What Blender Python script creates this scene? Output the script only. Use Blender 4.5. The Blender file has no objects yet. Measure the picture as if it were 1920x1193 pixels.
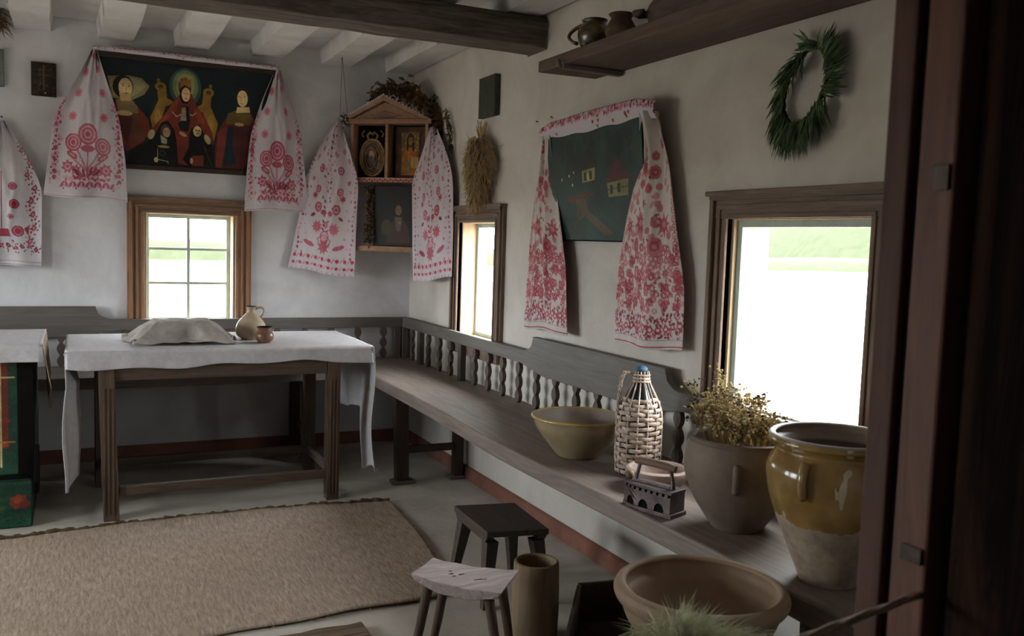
import bpy, math, random
import numpy as np
from mathutils import Vector, Matrix
PI = math.pi
S = bpy.context.scene
COL = S.collection
rnd = random.Random(7)

# ------------------------------------------------------------------ camera
cam = bpy.data.objects.new('camera', bpy.data.cameras.new('camera'))
COL.objects.link(cam)
R3 = Matrix(((0.8991, 0.0073, -0.4367), (-0.4364, 0.0907, -0.8952), (0.0331, 0.9959, 0.0848)))
M4 = R3.to_quaternion().to_matrix().to_4x4()
M4.translation = Vector((-1.933, -5.469, 1.30))
cam.matrix_world = M4
cam.data.sensor_width = 36
cam.data.lens = 1685.5 / 1920 * 36
cam.data.clip_start = .05
cam.data.dof.use_dof = True
cam.data.dof.focus_distance = 3.4
cam.data.dof.aperture_fstop = 6.3
S.camera = cam

# ------------------------------------------------------------------ world, exposure
S.view_settings.view_transform = 'Standard'
S.view_settings.look = 'None'
S.view_settings.exposure = 2.4
S.view_settings.gamma = 1
S.view_settings.use_curve_mapping = False
W = bpy.data.worlds.new('overcast_sky'); S.world = W; W.use_nodes = True
wb = W.node_tree.nodes['Background']
wb.inputs['Color'].default_value = (0.94, 0.95, 1.0, 1)
wb.inputs['Strength'].default_value = 6.0
S.cycles.max_bounces = 10
S.cycles.diffuse_bounces = 6
S.cycles.transparent_max_bounces = 16
S.cycles.sample_clamp_indirect = 6
S.cycles.caustics_reflective = False
S.cycles.caustics_refractive = False
S.cycles.use_denoising = True

def portal(loc, rot, sx, sy):                      # window portals: they only guide the sampling of the sky
    l = bpy.data.lights.new('window_portal', 'AREA'); l.shape = 'RECTANGLE'; l.size = sx; l.size_y = sy
    l.cycles.is_portal = True
    o = bpy.data.objects.new('window_portal', l); COL.objects.link(o); o.location = loc; o.rotation_euler = rot
portal((-1.33, .16, 1.08), (-PI/2, 0, 0), .5, .66)
portal((.16, -1.08, 1.08), (0, PI/2, 0), .66, .5)
portal((.16, -3.42, 1.08), (0, PI/2, 0), .66, .62)
portal((-4.36, -2.2, 1.15), (0, -PI/2, 0), .9, .8)
portal((-4.36, -.9, 1.15), (0, -PI/2, 0), .9, .8)

# ------------------------------------------------------------------ colour and materials
def lin(c):
    return tuple(((x/255)/12.92 if x/255 <= .04045 else ((x/255+.055)/1.055)**2.4) for x in c)
def L4(c): return (*lin(c), 1)

def new_mat(name, rough=.8, spec=.3):
    m = bpy.data.materials.new(name); m.use_nodes = True
    nt = m.node_tree; b = nt.nodes['Principled BSDF']
    b.inputs['Roughness'].default_value = rough
    b.inputs['Specular IOR Level'].default_value = spec
    return m, nt, b
def tex_co(nt, scale=(1,1,1), rot=(0,0,0)):
    tc = nt.nodes.new('ShaderNodeTexCoord'); mp = nt.nodes.new('ShaderNodeMapping')
    mp.inputs['Scale'].default_value = scale; mp.inputs['Rotation'].default_value = rot
    nt.links.new(tc.outputs['Object'], mp.inputs[0]); return mp.outputs[0]
def noise(nt, co, scale, detail=6, rough=.6, dist=0):
    n = nt.nodes.new('ShaderNodeTexNoise'); n.inputs['Scale'].default_value = scale
    n.inputs['Detail'].default_value = detail; n.inputs['Roughness'].default_value = rough
    n.inputs['Distortion'].default_value = dist
    nt.links.new(co, n.inputs['Vector']); return n.outputs['Fac']
def ramp(nt, fac, stops):
    r = nt.nodes.new('ShaderNodeValToRGB'); e = r.color_ramp.elements
    while len(e) < len(stops): e.new(.5)
    for i, (p, c) in enumerate(stops): e[i].position = p; e[i].color = L4(c)
    nt.links.new(fac, r.inputs[0]); return r.outputs[0]
def mixc(nt, fac, a, b, mode='MIX'):
    m = nt.nodes.new('ShaderNodeMix'); m.data_type = 'RGBA'; m.blend_type = mode
    for s, v in ((0, fac), (6, a), (7, b)):
        if hasattr(v, 'links') or hasattr(v, 'is_linked'): nt.links.new(v, m.inputs[s])
        else: m.inputs[s].default_value = v
    return m.outputs[2]
def bump(nt, b, h, strength=.3, dist=.01, prev=None):
    n = nt.nodes.new('ShaderNodeBump'); n.inputs['Strength'].default_value = strength
    n.inputs['Distance'].default_value = dist
    nt.links.new(h, n.inputs['Height'])
    if prev is not None: nt.links.new(prev, n.inputs['Normal'])
    nt.links.new(n.outputs[0], b.inputs['Normal']); return n.outputs[0]

def m_plaster(name, c1, c2, c3=None, bs=.5):
    m, nt, b = new_mat(name, .92, .15)
    co = tex_co(nt)
    f = noise(nt, co, 2.2, 8, .65, .6)
    col = ramp(nt, f, [(.3, c2), (.62, c1)])
    if c3:
        f2 = noise(nt, co, 14, 5, .7)
        k = nt.nodes.new('ShaderNodeMath'); k.operation = 'GREATER_THAN'; k.inputs[1].default_value = .735
        nt.links.new(f2, k.inputs[0]); col = mixc(nt, k.outputs[0], col, L4(c3))
    nt.links.new(col, b.inputs['Base Color'])
    p = bump(nt, b, noise(nt, co, 3.0, 3, .5, .3), bs, .05)
    bump(nt, b, noise(nt, co, 60, 6, .7), .25, .004, p)
    return m
def m_wood(name, c1, c2, axis='x', rough=.7, scale=1., spec=.3, bs=.4, dark=None):
    m, nt, b = new_mat(name, rough, spec)
    s = {'x': (1.2, 14, 14), 'y': (14, 1.2, 14), 'z': (14, 14, 1.2)}[axis]
    co = tex_co(nt, tuple(v*scale for v in s))
    f = noise(nt, co, 3.0, 8, .68, 1.2)
    stops = [(.28, c2), (.7, c1)]
    if dark: stops = [(.2, dark), (.42, c2), (.72, c1)]
    col = ramp(nt, f, stops)
    co2 = tex_co(nt)
    g = noise(nt, co2, 5, 4, .6)
    col = mixc(nt, g, col, mixc(nt, .35, col, L4(c2)))
    nt.links.new(col, b.inputs['Base Color'])
    bump(nt, b, f, bs, .006)
    return m
def m_plain(name, c1, c2=None, rough=.8, spec=.3, sc=12, bs=.2, bd=.004, metal=0, coat=0):
    m, nt, b = new_mat(name, rough, spec)
    co = tex_co(nt)
    f = noise(nt, co, sc, 6, .65, .4)
    nt.links.new(ramp(nt, f, [(.3, c2 or c1), (.68, c1)]), b.inputs['Base Color'])
    b.inputs['Metallic'].default_value = metal
    b.inputs['Coat Weight'].default_value = coat; b.inputs['Coat Roughness'].default_value = .12
    bump(nt, b, noise(nt, co, sc*4, 5, .6), bs, bd)
    return m
def m_attr(name, rough=.85, spec=.2, weave=900, bs=.25, sheen=0):
    m, nt, b = new_mat(name, rough, spec)
    a = nt.nodes.new('ShaderNodeAttribute'); a.attribute_name = 'paint'
    nt.links.new(a.outputs['Color'], b.inputs['Base Color'])
    bump(nt, b, noise(nt, tex_co(nt), weave, 2, .5), bs, .001)
    return m

MT = dict(
 plaster=m_plaster('whitewash', (214,212,214), (192,190,190), (150,132,112)),
 plaster_r=m_plaster('whitewash_warm', (206,200,192), (184,177,168), (150,132,112)),  # copy of the whitewash, warm light on the right wall put into its colour
 ceil=m_plaster('whitewash_ceiling', (216,214,212), (190,187,182)),
 clay=m_plain('clay_floor', (192,184,172), (164,156,145), .95, .1, 3, .35, .01),
 redclay=m_plain('red_clay', (140,98,84), (112,78,66), .95, .1, 6, .3, .01),
 beam=m_wood('beam_wood', (134,126,116), (88,80,72), 'x', .85, .8, .2, .8, (40,32,26)),
 shelfw=m_wood('shelf_wood', (114,96,84), (76,62,54), 'y', .7, .8),
 bench_y=m_wood('bench_wood_y', (146,132,122), (102,90,82), 'y', .6, .7, .35, .3),
 bench_x=m_wood('bench_wood_x', (132,120,112), (96,86,78), 'x', .6, .7, .35, .3),
 rail_y=m_wood('rail_wood_y', (112,108,100), (84,80,74), 'y', .55, .7, .35, .25),
 rail_x=m_wood('rail_wood_x', (112,104,98), (80,74,70), 'x', .6, .7, .3, .25),
 post=m_wood('post_wood', (104,92,84), (72,62,56), 'z', .65),
 darkleg=m_wood('dark_leg_wood', (84,66,54), (48,38,32), 'z', .6),
 table=m_wood('table_wood_z', (116,95,76), (66,52,42), 'z', .6, 1, .35, .5),
 tablex=m_wood('table_wood_x', (112,92,76), (64,52,44), 'x', .6, 1, .35, .5),
 tabley=m_wood('table_wood_y', (112,92,76), (64,52,44), 'y', .6, 1, .35, .5),
 case_z=m_wood('casing_z', (172,130,100), (112,78,56), 'z', .6, 1, .3, .5),
 case_x=m_wood('casing_x', (150,122,100), (96,72,56), 'x', .65, 1, .3, .6),
 case_y=m_wood('casing_y', (136,118,104), (92,76,66), 'y', .65, 1, .3, .6),
 case_zd=m_wood('casing_z_dark', (136,114,98), (90,72,60), 'z', .6, 1, .3, .5),
 sash=m_plain('sash_paint', (176,190,180), (150,165,158), .6, .4, 10, .1),
 reveal=m_wood('reveal_wood', (206,186,160), (176,152,124), 'z', .7, 1, .2, .2),
 jamb=m_wood('jamb_wood', (134,90,72), (92,58,46), 'z', .55, .8, .35, .3),
 jambm=m_wood('jamb_wood_mid', (112,80,66), (78,52,42), 'z', .6, .8, .25, .3),
 jambd=m_wood('jamb_dark_wood', (70,48,40), (46,30,26), 'z', .6, .8, .3, .3),
 door=m_wood('door_wood', (78,54,42), (26,17,14), 'z', .9, .45, .08, .9, (14,9,8)),
 stoold=m_wood('dark_stool_wood', (92,78,70), (50,42,37), 'y', .5, 1, .4, .4),
 stoolp=m_wood('pale_stool_wood', (200,188,186), (138,122,116), 'x', .7, .8, .25, .8),
 stoolleg=m_wood('stool_leg_wood', (106,86,70), (58,44,36), 'z', .65),
 mortar=m_wood('mortar_wood', (142,122,98), (110,92,72), 'z', .75, .7, .2, .3),
 blackbox=m_wood('trough_wood', (112,96,84), (70,60,52), 'y', .7),
 woodbowl=m_wood('bowl_wood', (176,156,146), (132,110,100), 'y', .65, .6),
 frame=m_wood('frame_wood', (70,50,40), (40,28,24), 'x', .5),
 shrine=m_wood('shrine_wood', (178,138,108), (124,88,64), 'x', .55, 1.2, .4),
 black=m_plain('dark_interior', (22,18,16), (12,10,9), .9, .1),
 bowl_y=m_plain('ochre_glaze', (172,156,122), (138,122,96), .28, .5, 5, .08, .002, 0, .35),
 bowl_in=m_plain('bowl_inside', (146,132,118), (122,108,96), .45, .4, 4, .08),
 rimg=m_plain('rim_glaze', (186,160,92), (150,122,62), .25, .5, 12, .05, .002, 0, .5),
 claypot=m_plain('grey_clay', (128,112,98), (96,84,74), .75, .25, 7, .25),
 bigbowl=m_plain('buff_clay', (160,136,112), (132,110,88), .6, .3, 3, .12),
 jug=m_plain('buff_jug', (190,172,146), (158,138,114), .5, .4, 9, .1, .002, 0, .2),
 redpot=m_plain('red_pot', (132,94,72), (96,64,48), .4, .4, 14, .1, .002, 0, .3),
 brownglaze=m_plain('brown_glaze', (96,80,34), (40,28,16), .2, .5, 22, .1, .002, 0, .6),
 dullpot=m_plain('dull_pot', (112,92,74), (70,56,46), .8, .2, 9, .2),
 iron=m_plain('cast_iron', (112,98,96), (66,56,54), .45, .5, 18, .3, .003, .5),
 grip=m_wood('grip_wood', (136,110,88), (92,70,54), 'x', .6),
 wicker=m_plain('wicker', (206,188,172), (128,104,88), .7, .3, 40, .4),
 glassdark=m_plain('bottle_glass', (36,48,50), (24,30,32), .15, .6, 5, 0),
 bluecap=m_plain('blue_cloth', (84,120,150), (50,72,92), .7, .3, 40, .2),
 linen=m_plain('linen', (206,202,204), (186,182,184), .9, .1, 30, .35, .002),
 linen2=m_plain('linen_grey', (176,168,160), (140,132,124), .9, .1, 14, .4, .003),
 linenb=m_plain('linen_shade', (178,162,140), (140,124,102), .9, .1, 14, .4, .003),  # browner copy of linen, shade on the side fall put into the colour
 strawshade=m_plain('straw_shade', (112,92,70), (66,52,38), .9, .1, 60, .6, .006),  # shadow on the mat's far fringe put into this darker straw
 straw=m_plain('straw', (186,160,110), (124,98,60), .8, .2, 30, .2),
 ears=m_plain('ears', (164,142,106), (108,90,62), .8, .2, 40, .2),
 needle=m_plain('green_needles', (74,98,66), (40,58,38), .7, .3, 30, .2),
 needle2=m_plain('green_needles_pale', (104,128,84), (66,88,54), .7, .3, 30, .2),
 twig=m_plain('twig', (70,62,48), (40,34,28), .8, .2, 30, .3),
 vine=m_plain('vine_leaves', (128,92,54), (58,42,26), .75, .2, 40, .2),
 vine2=m_plain('vine_leaves_green', (96,90,52), (52,52,30), .75, .2, 40, .2),
 dried=m_plain('dried_flowers', (204,184,132), (120,100,68), .85, .2, 60, .3),
 driedd=m_plain('dried_heads', (92,74,56), (46,36,30), .85, .2, 60, .3),
 feather=m_plain('feather_grass', (228,226,198), (176,178,146), .8, .2, 30, .2),
 rope=m_plain('rope', (220,200,180), (182,160,142), .9, .1, 60, .6),
 string=m_plain('string', (90,84,78), (60,56,52), .8, .2, 40, .2),
 metal=m_plain('old_metal', (92,78,68), (58,48,42), .55, .5, 20, .3, .003, .6),
 plank=m_wood('plank_wood', (150,128,104), (92,74,58), 'x', .8, .8, .2, .9, (60,46,36)),
 hedge=m_plain('hedge_green', (50,53,36), (38,43,27), .9, .1, 1.2, .3, .05),
 plq=m_plain('dark_plaque', (44,34,28), (26,20,18), .6, .3, 30, .4),
 plqg=m_plain('green_black_plaque', (66,70,56), (38,40,34), .6, .4, 20, .4),
 plqy=m_plain('grey_plaque', (120,122,118), (90,92,90), .8, .2, 20, .3),
 chestgreen=m_plain('green_paint', (34,60,48), (18,36,28), .55, .4, 8, .2),
 yard=m_plain('pale_yard', (160,150,138), (140,132,120), .95, .05, .4, .2, .03),
 lawn=m_plain('lawn', (150,176,110), (128,156,90), .95, .05, 1.2, .2, .03),
 cloth=m_attr('embroidered_linen'),
 paint=m_attr('old_paint', .5, .25, 300, .15),
 paint_matte=m_attr('chest_paint', .6, .3, 200, .2),
)
# sheet glass: mostly clear, a little mirror
m = bpy.data.materials.new('window_glass'); m.use_nodes = True; nt = m.node_tree; nt.nodes.clear()
o_ = nt.nodes.new('ShaderNodeOutputMaterial'); mx = nt.nodes.new('ShaderNodeMixShader')
tr = nt.nodes.new('ShaderNodeBsdfTransparent'); gl = nt.nodes.new('ShaderNodeBsdfGlossy'); gl.inputs['Roughness'].default_value = .02
tr.inputs['Color'].default_value = (.95, .98, .97, 1); mx.inputs[0].default_value = .05
nt.links.new(tr.outputs[0], mx.inputs[1]); nt.links.new(gl.outputs[0], mx.inputs[2]); nt.links.new(mx.outputs[0], o_.inputs[0])
MT['glass'] = m

def m_mat():                                        # woven reed mat
    m, nt, b = new_mat('reed_mat', .6, .4)
    co = tex_co(nt, (1, 1, 1))
    sx = tex_co(nt, (60, 9, 1), (0, 0, .12))
    f = noise(nt, sx, 1.7, 6, .75, .5); g = noise(nt, co, 2.2, 4, .6); h = noise(nt, co, 130, 3, .6)
    col = ramp(nt, f, [(.3, (112,92,78)), (.5, (164,144,126)), (.72, (198,180,162))])
    col = mixc(nt, g, col, mixc(nt, .3, col, L4((138,120,106))))
    nt.links.new(col, b.inputs['Base Color'])
    p = bump(nt, b, f, .4, .004); bump(nt, b, h, .7, .004, p)
    return m
MT['mat'] = m_mat()
def m_glazed_pot():                                 # yellow glaze above, bare worn clay below
    m, nt, b = new_mat('two_tone_glaze', .3, .5)
    tc = nt.nodes.new('ShaderNodeTexCoord'); sp = nt.nodes.new('ShaderNodeSeparateXYZ')
    nt.links.new(tc.outputs['Object'], sp.inputs[0])
    n = noise(nt, tex_co(nt), 16, 4, .6)
    ma = nt.nodes.new('ShaderNodeMath'); ma.operation = 'MULTIPLY_ADD'; ma.inputs[1].default_value = .09
    nt.links.new(n, ma.inputs[0]); nt.links.new(sp.outputs['Z'], ma.inputs[2])
    gt = nt.nodes.new('ShaderNodeMath'); gt.operation = 'GREATER_THAN'; gt.inputs[1].default_value = .20
    nt.links.new(ma.outputs[0], gt.inputs[0])
    gz = ramp(nt, noise(nt, tex_co(nt), 9, 4, .6), [(.3, (112,86,44)), (.65, (150,120,72))])
    cl = ramp(nt, noise(nt, tex_co(nt), 12, 8, .7), [(.3, (110,96,82)), (.55, (160,142,120)), (.8, (190,172,148))])
    # pale streaks where the glaze ran
    st = noise(nt, tex_co(nt, (22, 22, 5)), 1.3, 2, .4)
    g2 = nt.nodes.new('ShaderNodeMath'); g2.operation = 'GREATER_THAN'; g2.inputs[1].default_value = .66
    nt.links.new(st, g2.inputs[0])
    gz = mixc(nt, g2.outputs[0], gz, L4((176,160,132)))
    nt.links.new(mixc(nt, gt.outputs[0], cl, gz), b.inputs['Base Color'])
    rr = nt.nodes.new('ShaderNodeMapRange'); rr.inputs[3].default_value = .75; rr.inputs[4].default_value = .16
    nt.links.new(gt.outputs[0], rr.inputs[0]); nt.links.new(rr.outputs[0], b.inputs['Roughness'])
    bump(nt, b, noise(nt, tex_co(nt), 30, 4, .6), .12, .003)
    return m
MT['glazed'] = m_glazed_pot()

# ------------------------------------------------------------------ mesh builder
class MB:
    def __init__(s): s.v = []; s.f = []; s.mi = []; s.k = 0
    def add(s, vs, fs):
        n = len(s.v); s.v += [tuple(p) for p in vs]
        for f in fs: s.f.append(tuple(i+n for i in f)); s.mi.append(s.k)
        return s
    def box(s, x0, x1, y0, y1, z0, z1):
        vs = [(x, y, z) for x in (x0, x1) for y in (y0, y1) for z in (z0, z1)]
        return s.add(vs, [(0,1,3,2), (4,6,7,5), (0,4,5,1), (2,3,7,6), (0,2,6,4), (1,5,7,3)])
    def hexa(s, bot, top):                          # two quads joined
        return s.add(list(bot)+list(top), [(3,2,1,0), (4,5,6,7)] + [(i, (i+1) % 4, 4+(i+1) % 4, 4+i) for i in range(4)])
    def prism(s, poly, a0, a1, fn):                 # 2D outline extruded; fn(u, v, a) -> xyz
        n = len(poly); vs = [fn(u, v, a0) for u, v in poly] + [fn(u, v, a1) for u, v in poly]
        return s.add(vs, [tuple(range(n-1, -1, -1)), tuple(range(n, 2*n))] + [(i, (i+1) % n, n+(i+1) % n, n+i) for i in range(n)])
    def lathe(s, prof, c=(0,0,0), n=40, wob=0, cap=False):
        vs = []; fs = []
        for r, z in prof:
            for i in range(n):
                a = 2*PI*i/n; rr = r*(1+wob*math.sin(2*a+z*9)); vs.append((c[0]+rr*math.cos(a), c[1]+rr*math.sin(a), c[2]+z))
        for j in range(len(prof)-1):
            for i in range(n):
                k = (i+1) % n; fs.append((j*n+i, j*n+k, (j+1)*n+k, (j+1)*n+i))
        if cap and prof[0][0] > 1e-6: fs.append(tuple(range(n-1, -1, -1)))
        if cap and prof[-1][0] > 1e-6: fs.append(tuple(range((len(prof)-1)*n, len(prof)*n)))
        return s.add(vs, fs)
    def tube(s, pts, r, n=8, cap=True, flat=1.0):
        pts = [Vector(p) for p in pts]; m_ = len(pts)
        rs = r if isinstance(r, (list, tuple)) else [r]*m_
        t0 = (pts[1]-pts[0]).normalized(); ref = Vector((0,0,1)) if abs(t0.z) < .9 else Vector((1,0,0))
        nx = t0.cross(ref).normalized(); vs = []; fs = []
        for i, p in enumerate(pts):
            t = (pts[min(i+1, m_-1)] - pts[max(i-1, 0)]).normalized()
            nx = (nx - t*nx.dot(t)).normalized(); ny = t.cross(nx)
            for k in range(n):
                a = 2*PI*k/n; vs.append(p + nx*(rs[i]*math.cos(a)) + ny*(rs[i]*flat*math.sin(a)))
        for i in range(m_-1):
            for k in range(n):
                q = (k+1) % n; fs.append((i*n+k, i*n+q, (i+1)*n+q, (i+1)*n+k))
        if cap: fs += [tuple(range(n-1, -1, -1)), tuple(range((m_-1)*n, m_*n))]
        return s.add(vs, fs)
    def blade(s, pts, w):                           # thin pointed leaf: three-sided tapering tube
        m_ = len(pts); rs = [max(w*math.sin(PI*(.12+.88*i/(m_-1))), w*.06) for i in range(m_)]
        return s.tube(pts, rs, 3, True)
    def leaf(s, p, d, up, ln, wd, curl=.2):         # leaf with folded blade, two-sided and thick
        p = Vector(p); d = Vector(d).normalized(); sd = d.cross(Vector(up)).normalized(); n_ = sd.cross(d)
        q = []
        for t, ww in ((0, .08), (.3, .9), (.6, .8), (1, .03)):
            c = p + d*(ln*t) - n_*(curl*ln*t*t)
            q += [c - sd*(wd*ww*.5) + n_*wd*.15*ww, c, c + sd*(wd*ww*.5) + n_*wd*.15*ww]
        th = n_*(.0012); vs = q + [x - th for x in q]; fs = []
        for i in range(3):
            for j in range(2):
                a = i*3+j; fs.append((a, a+1, a+4, a+3)); fs.append((a+12, a+15, a+16, a+13))
        return s.add(vs, fs)
    def ball(s, c, r, n=6, sz=1.0):
        prof = [(r*math.sin(PI*i/n), -r*sz*math.cos(PI*i/n)) for i in range(n+1)]
        prof[0] = (0, prof[0][1]); prof[-1] = (0, prof[-1][1])
        return s.lathe([(max(a, 1e-5), b) for a, b in prof], c, n+2)

def finish(me, smooth):
    me.validate(); me.update()
    if smooth: me.shade_smooth()
def obj(name, mb, mats, parent=None, bevel=0, smooth=False, kind=None, label=None, sub=0, world=True, auto=None):
    off = Vector(parent_world(parent)) if (parent is not None and world) else Vector((0,0,0))
    me = bpy.data.meshes.new(name)
    me.from_pydata([tuple(Vector(v)-off) for v in mb.v], [], mb.f)
    if not isinstance(mats, (list, tuple)): mats = [mats]
    for m in mats: me.materials.append(MT[m] if isinstance(m, str) else m)
    for p, i in zip(me.polygons, mb.mi): p.material_index = min(i, len(mats)-1)
    finish(me, smooth)
    if auto: 
        me.shade_smooth(); me.set_sharp_from_angle(angle=math.radians(auto))
    o = bpy.data.objects.new(name, me); COL.objects.link(o)
    if parent is not None: o.parent = parent
    if bevel:
        b = o.modifiers.new('bevel', 'BEVEL'); b.width = bevel; b.segments = 2; b.limit_method = 'ANGLE'; b.angle_limit = math.radians(35)
    if sub:
        b = o.modifiers.new('sub', 'SUBSURF'); b.levels = sub; b.render_levels = sub
    if kind: o['kind'] = kind
    if label: o['label'] = label
    return o
def parent_world(p):
    v = Vector((0,0,0))
    while p is not None: v += p.location; p = p.parent
    return v
def thing(name, label, cat, loc=(0,0,0), group=None, rotz=0):
    o = bpy.data.objects.new(name, None); COL.objects.link(o); o.empty_display_size = .05
    o.location = loc; o.rotation_euler = (0, 0, rotz); o['label'] = label; o['category'] = cat
    if group: o['group'] = group
    return o
def tag(o, label, cat, group=None):
    o['label'] = label; o['category'] = cat
    if group: o['group'] = group
    return o
def kids(o): return [c for c in bpy.data.objects if c.parent == o]

# ------------------------------------------------------------------ painted surfaces: a small canvas in the surface's own coordinates
class Canvas:
    def __init__(s, w, h, bg):
        s.w, s.h = w, h; s.a = np.empty((h, w, 3)); s.a[:] = bg
        s.X, s.Y = np.meshgrid(np.arange(w)+.5, np.arange(h)+.5)
    def put(s, m, c, al=1):
        s.a[m] = s.a[m]*(1-al) + np.array(c, float)*al; return s
    def ell(s, cx, cy, rx, ry, c, rot=0, al=1):
        ca, sa = math.cos(rot), math.sin(rot); dx = s.X-cx; dy = s.Y-cy
        return s.put(((dx*ca+dy*sa)/rx)**2 + ((-dx*sa+dy*ca)/ry)**2 <= 1, c, al)
    def ring(s, cx, cy, r, w, c, ry=None):
        ry = ry or r; d = np.sqrt(((s.X-cx)/r)**2+((s.Y-cy)/ry)**2)*r
        return s.put(abs(d-r) <= w/2, c)
    def poly(s, pts, c, al=1):
        m = np.zeros((s.h, s.w), bool); n = len(pts)
        for i in range(n):
            (x0, y0), (x1, y1) = pts[i], pts[(i+1) % n]
            if y0 == y1: continue
            m ^= ((y0 > s.Y) != (y1 > s.Y)) & (s.X < (x1-x0)*(s.Y-y0)/(y1-y0)+x0)
        return s.put(m, c, al)
    def line(s, pts, w, c, al=1):
        for (x0, y0), (x1, y1) in zip(pts[:-1], pts[1:]):
            dx, dy = x1-x0, y1-y0; t = np.clip(((s.X-x0)*dx+(s.Y-y0)*dy)/max(dx*dx+dy*dy, 1e-6), 0, 1)
            s.put((s.X-x0-t*dx)**2+(s.Y-y0-t*dy)**2 <= (w/2)**2, c, al)
        return s
    def star(s, cx, cy, r, n, c, inner=.4, rot=0):
        pts = []
        for i in range(2*n):
            a = rot+PI*i/n; q = r if i % 2 == 0 else r*inner; pts.append((cx+q*math.sin(a), cy-q*math.cos(a)))
        return s.poly(pts, c)
    def rose(s, cx, cy, r, c1, c2):
        s.ell(cx, cy, r, r, c2); s.ring(cx, cy, r*.92, r*.2, c1); s.ring(cx, cy, r*.55, r*.16, c1); s.ell(cx, cy, r*.26, r*.26, c1); return s
    def sample(s, u, v):
        x = np.clip((u*s.w).astype(int), 0, s.w-1); y = np.clip((v*s.h).astype(int), 0, s.h-1); return s.a[y, x]
def aged(c, seed=0, k=.16, fine=5, fade=None):
    # worn, faded look: soft blotches and fine grain in the paint or thread itself
    q = np.random.RandomState(seed); h, w = c.h, c.w; g = np.zeros((h, w))
    for n, a in ((5, 1.0), (11, .6), (27, .4)):
        m = q.rand(n+2, n+2)*2-1; y = np.linspace(0, n, h); x = np.linspace(0, n, w); yi, xi = y.astype(int), x.astype(int); fy, fx = (y-yi)[:, None], (x-xi)[None, :]
        fy = fy*fy*(3-2*fy); fx = fx*fx*(3-2*fx)
        g += a*((m[yi][:, xi]*(1-fx)+m[yi][:, xi+1]*fx)*(1-fy)+(m[yi+1][:, xi]*(1-fx)+m[yi+1][:, xi+1]*fx)*fy)
    c.a = c.a*(1+k*g[..., None]) + q.randn(h, w, 1)*fine
    if fade: 
        f = (.16+.14*np.clip(g, -1, 1))[..., None]; c.a = c.a*(1-f)+np.array(fade)*f
    c.a = np.clip(c.a, 2, 250); return c
def to_lin(a):
    a = np.clip(a/255., 0, 1); return np.where(a <= .04045, a/12.92, ((a+.055)/1.055)**2.4)
def painted_grid(name, nu, nv, fn, canvas, mat, parent=None, uvfn=None, thick=0, smooth=True, holes=None):
    """a grid surface fn(u, v) -> xyz whose colour comes from the canvas"""
    U, V = np.meshgrid(np.linspace(0, 1, nu), np.linspace(0, 1, nv))
    P = fn(U, V); off = np.array(parent_world(parent)) if parent is not None else np.zeros(3)
    co = np.stack(P, -1).reshape(-1, 3) - off
    idx = np.arange(nu*nv).reshape(nv, nu)
    F = np.stack([idx[:-1, :-1], idx[1:, :-1], idx[1:, 1:], idx[:-1, 1:]], -1).reshape(-1, 4)
    me = bpy.data.meshes.new(name); me.from_pydata(co.tolist(), [], F.tolist())
    cu, cv = uvfn(U, V) if uvfn else (U, V)
    c = np.ones((nu*nv, 4)); c[:, :3] = to_lin(canvas.sample(cu, cv).reshape(-1, 3))
    at = me.attributes.new('paint', 'FLOAT_COLOR', 'POINT'); at.data.foreach_set('color', c.astype(np.float32).ravel())
    me.materials.append(MT[mat]); 
    if smooth: me.shade_smooth()
    o = bpy.data.objects.new(name, me); COL.objects.link(o)
    if parent is not None: o.parent = parent
    if thick:
        b = o.modifiers.new('thick', 'SOLIDIFY'); b.thickness = thick; b.offset = 0
    return o
def join(objs, name):
    """merge grids into one mesh without operators"""
    co = []; fs = []; cl = []; n = 0
    for o in objs:
        me = o.data; k = len(me.vertices)
        a = np.empty(k*3); me.vertices.foreach_get('co', a); co.append(a.reshape(-1, 3))
        c = np.empty(k*4, dtype=np.float32); me.attributes['paint'].data.foreach_get('color', c); cl.append(c)
        f = np.empty(len(me.loops), dtype=int); me.loops.foreach_get('vertex_index', f); fs.append(f.reshape(-1, 4)+n); n += k
    me = bpy.data.meshes.new(name); me.from_pydata(np.concatenate(co).tolist(), [], np.concatenate(fs).tolist())
    at = me.attributes.new('paint', 'FLOAT_COLOR', 'POINT'); at.data.foreach_set('color', np.concatenate(cl))
    me.materials.append(objs[0].data.materials[0]); me.shade_smooth()
    o = bpy.data.objects.new(name, me); COL.objects.link(o)
    b = o.modifiers.new('thick', 'SOLIDIFY'); b.thickness = .002; b.offset = 0
    for q in objs: d = q.data; bpy.data.objects.remove(q); bpy.data.meshes.remove(d)
    return o

# ------------------------------------------------------------------ the setting
XL, YF, ZC = -4.2, -4.66, 2.41        # left wall, doorway wall, ceiling
def wall_x(name, y0, y1, xa, xb, z1, holes, mat='plaster'):     # wall along x
    b = MB(); xs = xa
    for (h0, h1, g0, g1) in holes:
        b.box(xs, h0, y0, y1, 0, z1); b.box(h0, h1, y0, y1, 0, g0); b.box(h0, h1, y0, y1, g1, z1); xs = h1
    b.box(xs, xb, y0, y1, 0, z1); return obj(name, b, mat, kind='structure')
def wall_y(name, x0, x1, ya, yb, z1, holes, mat='plaster'):
    b = MB(); ys = ya
    for (h0, h1, g0, g1) in holes:
        b.box(x0, x1, ys, h0, 0, z1); b.box(x0, x1, h0, h1, 0, g0); b.box(x0, x1, h0, h1, g1, z1); ys = h1
    b.box(x0, x1, ys, yb, 0, z1); return obj(name, b, mat, kind='structure')
ZB, ZT = .76, 1.405
wall_x('wall_back', 0, .15, XL-.15, .15, ZC, [(-1.58, -1.085, ZB, ZT)])
wall_y('wall_right', 0, .15, -7.6, 0, ZC, [(-3.725, -3.12, ZB, ZT), (-1.335, -.83, ZB, ZT)], 'plaster_r')
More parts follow.
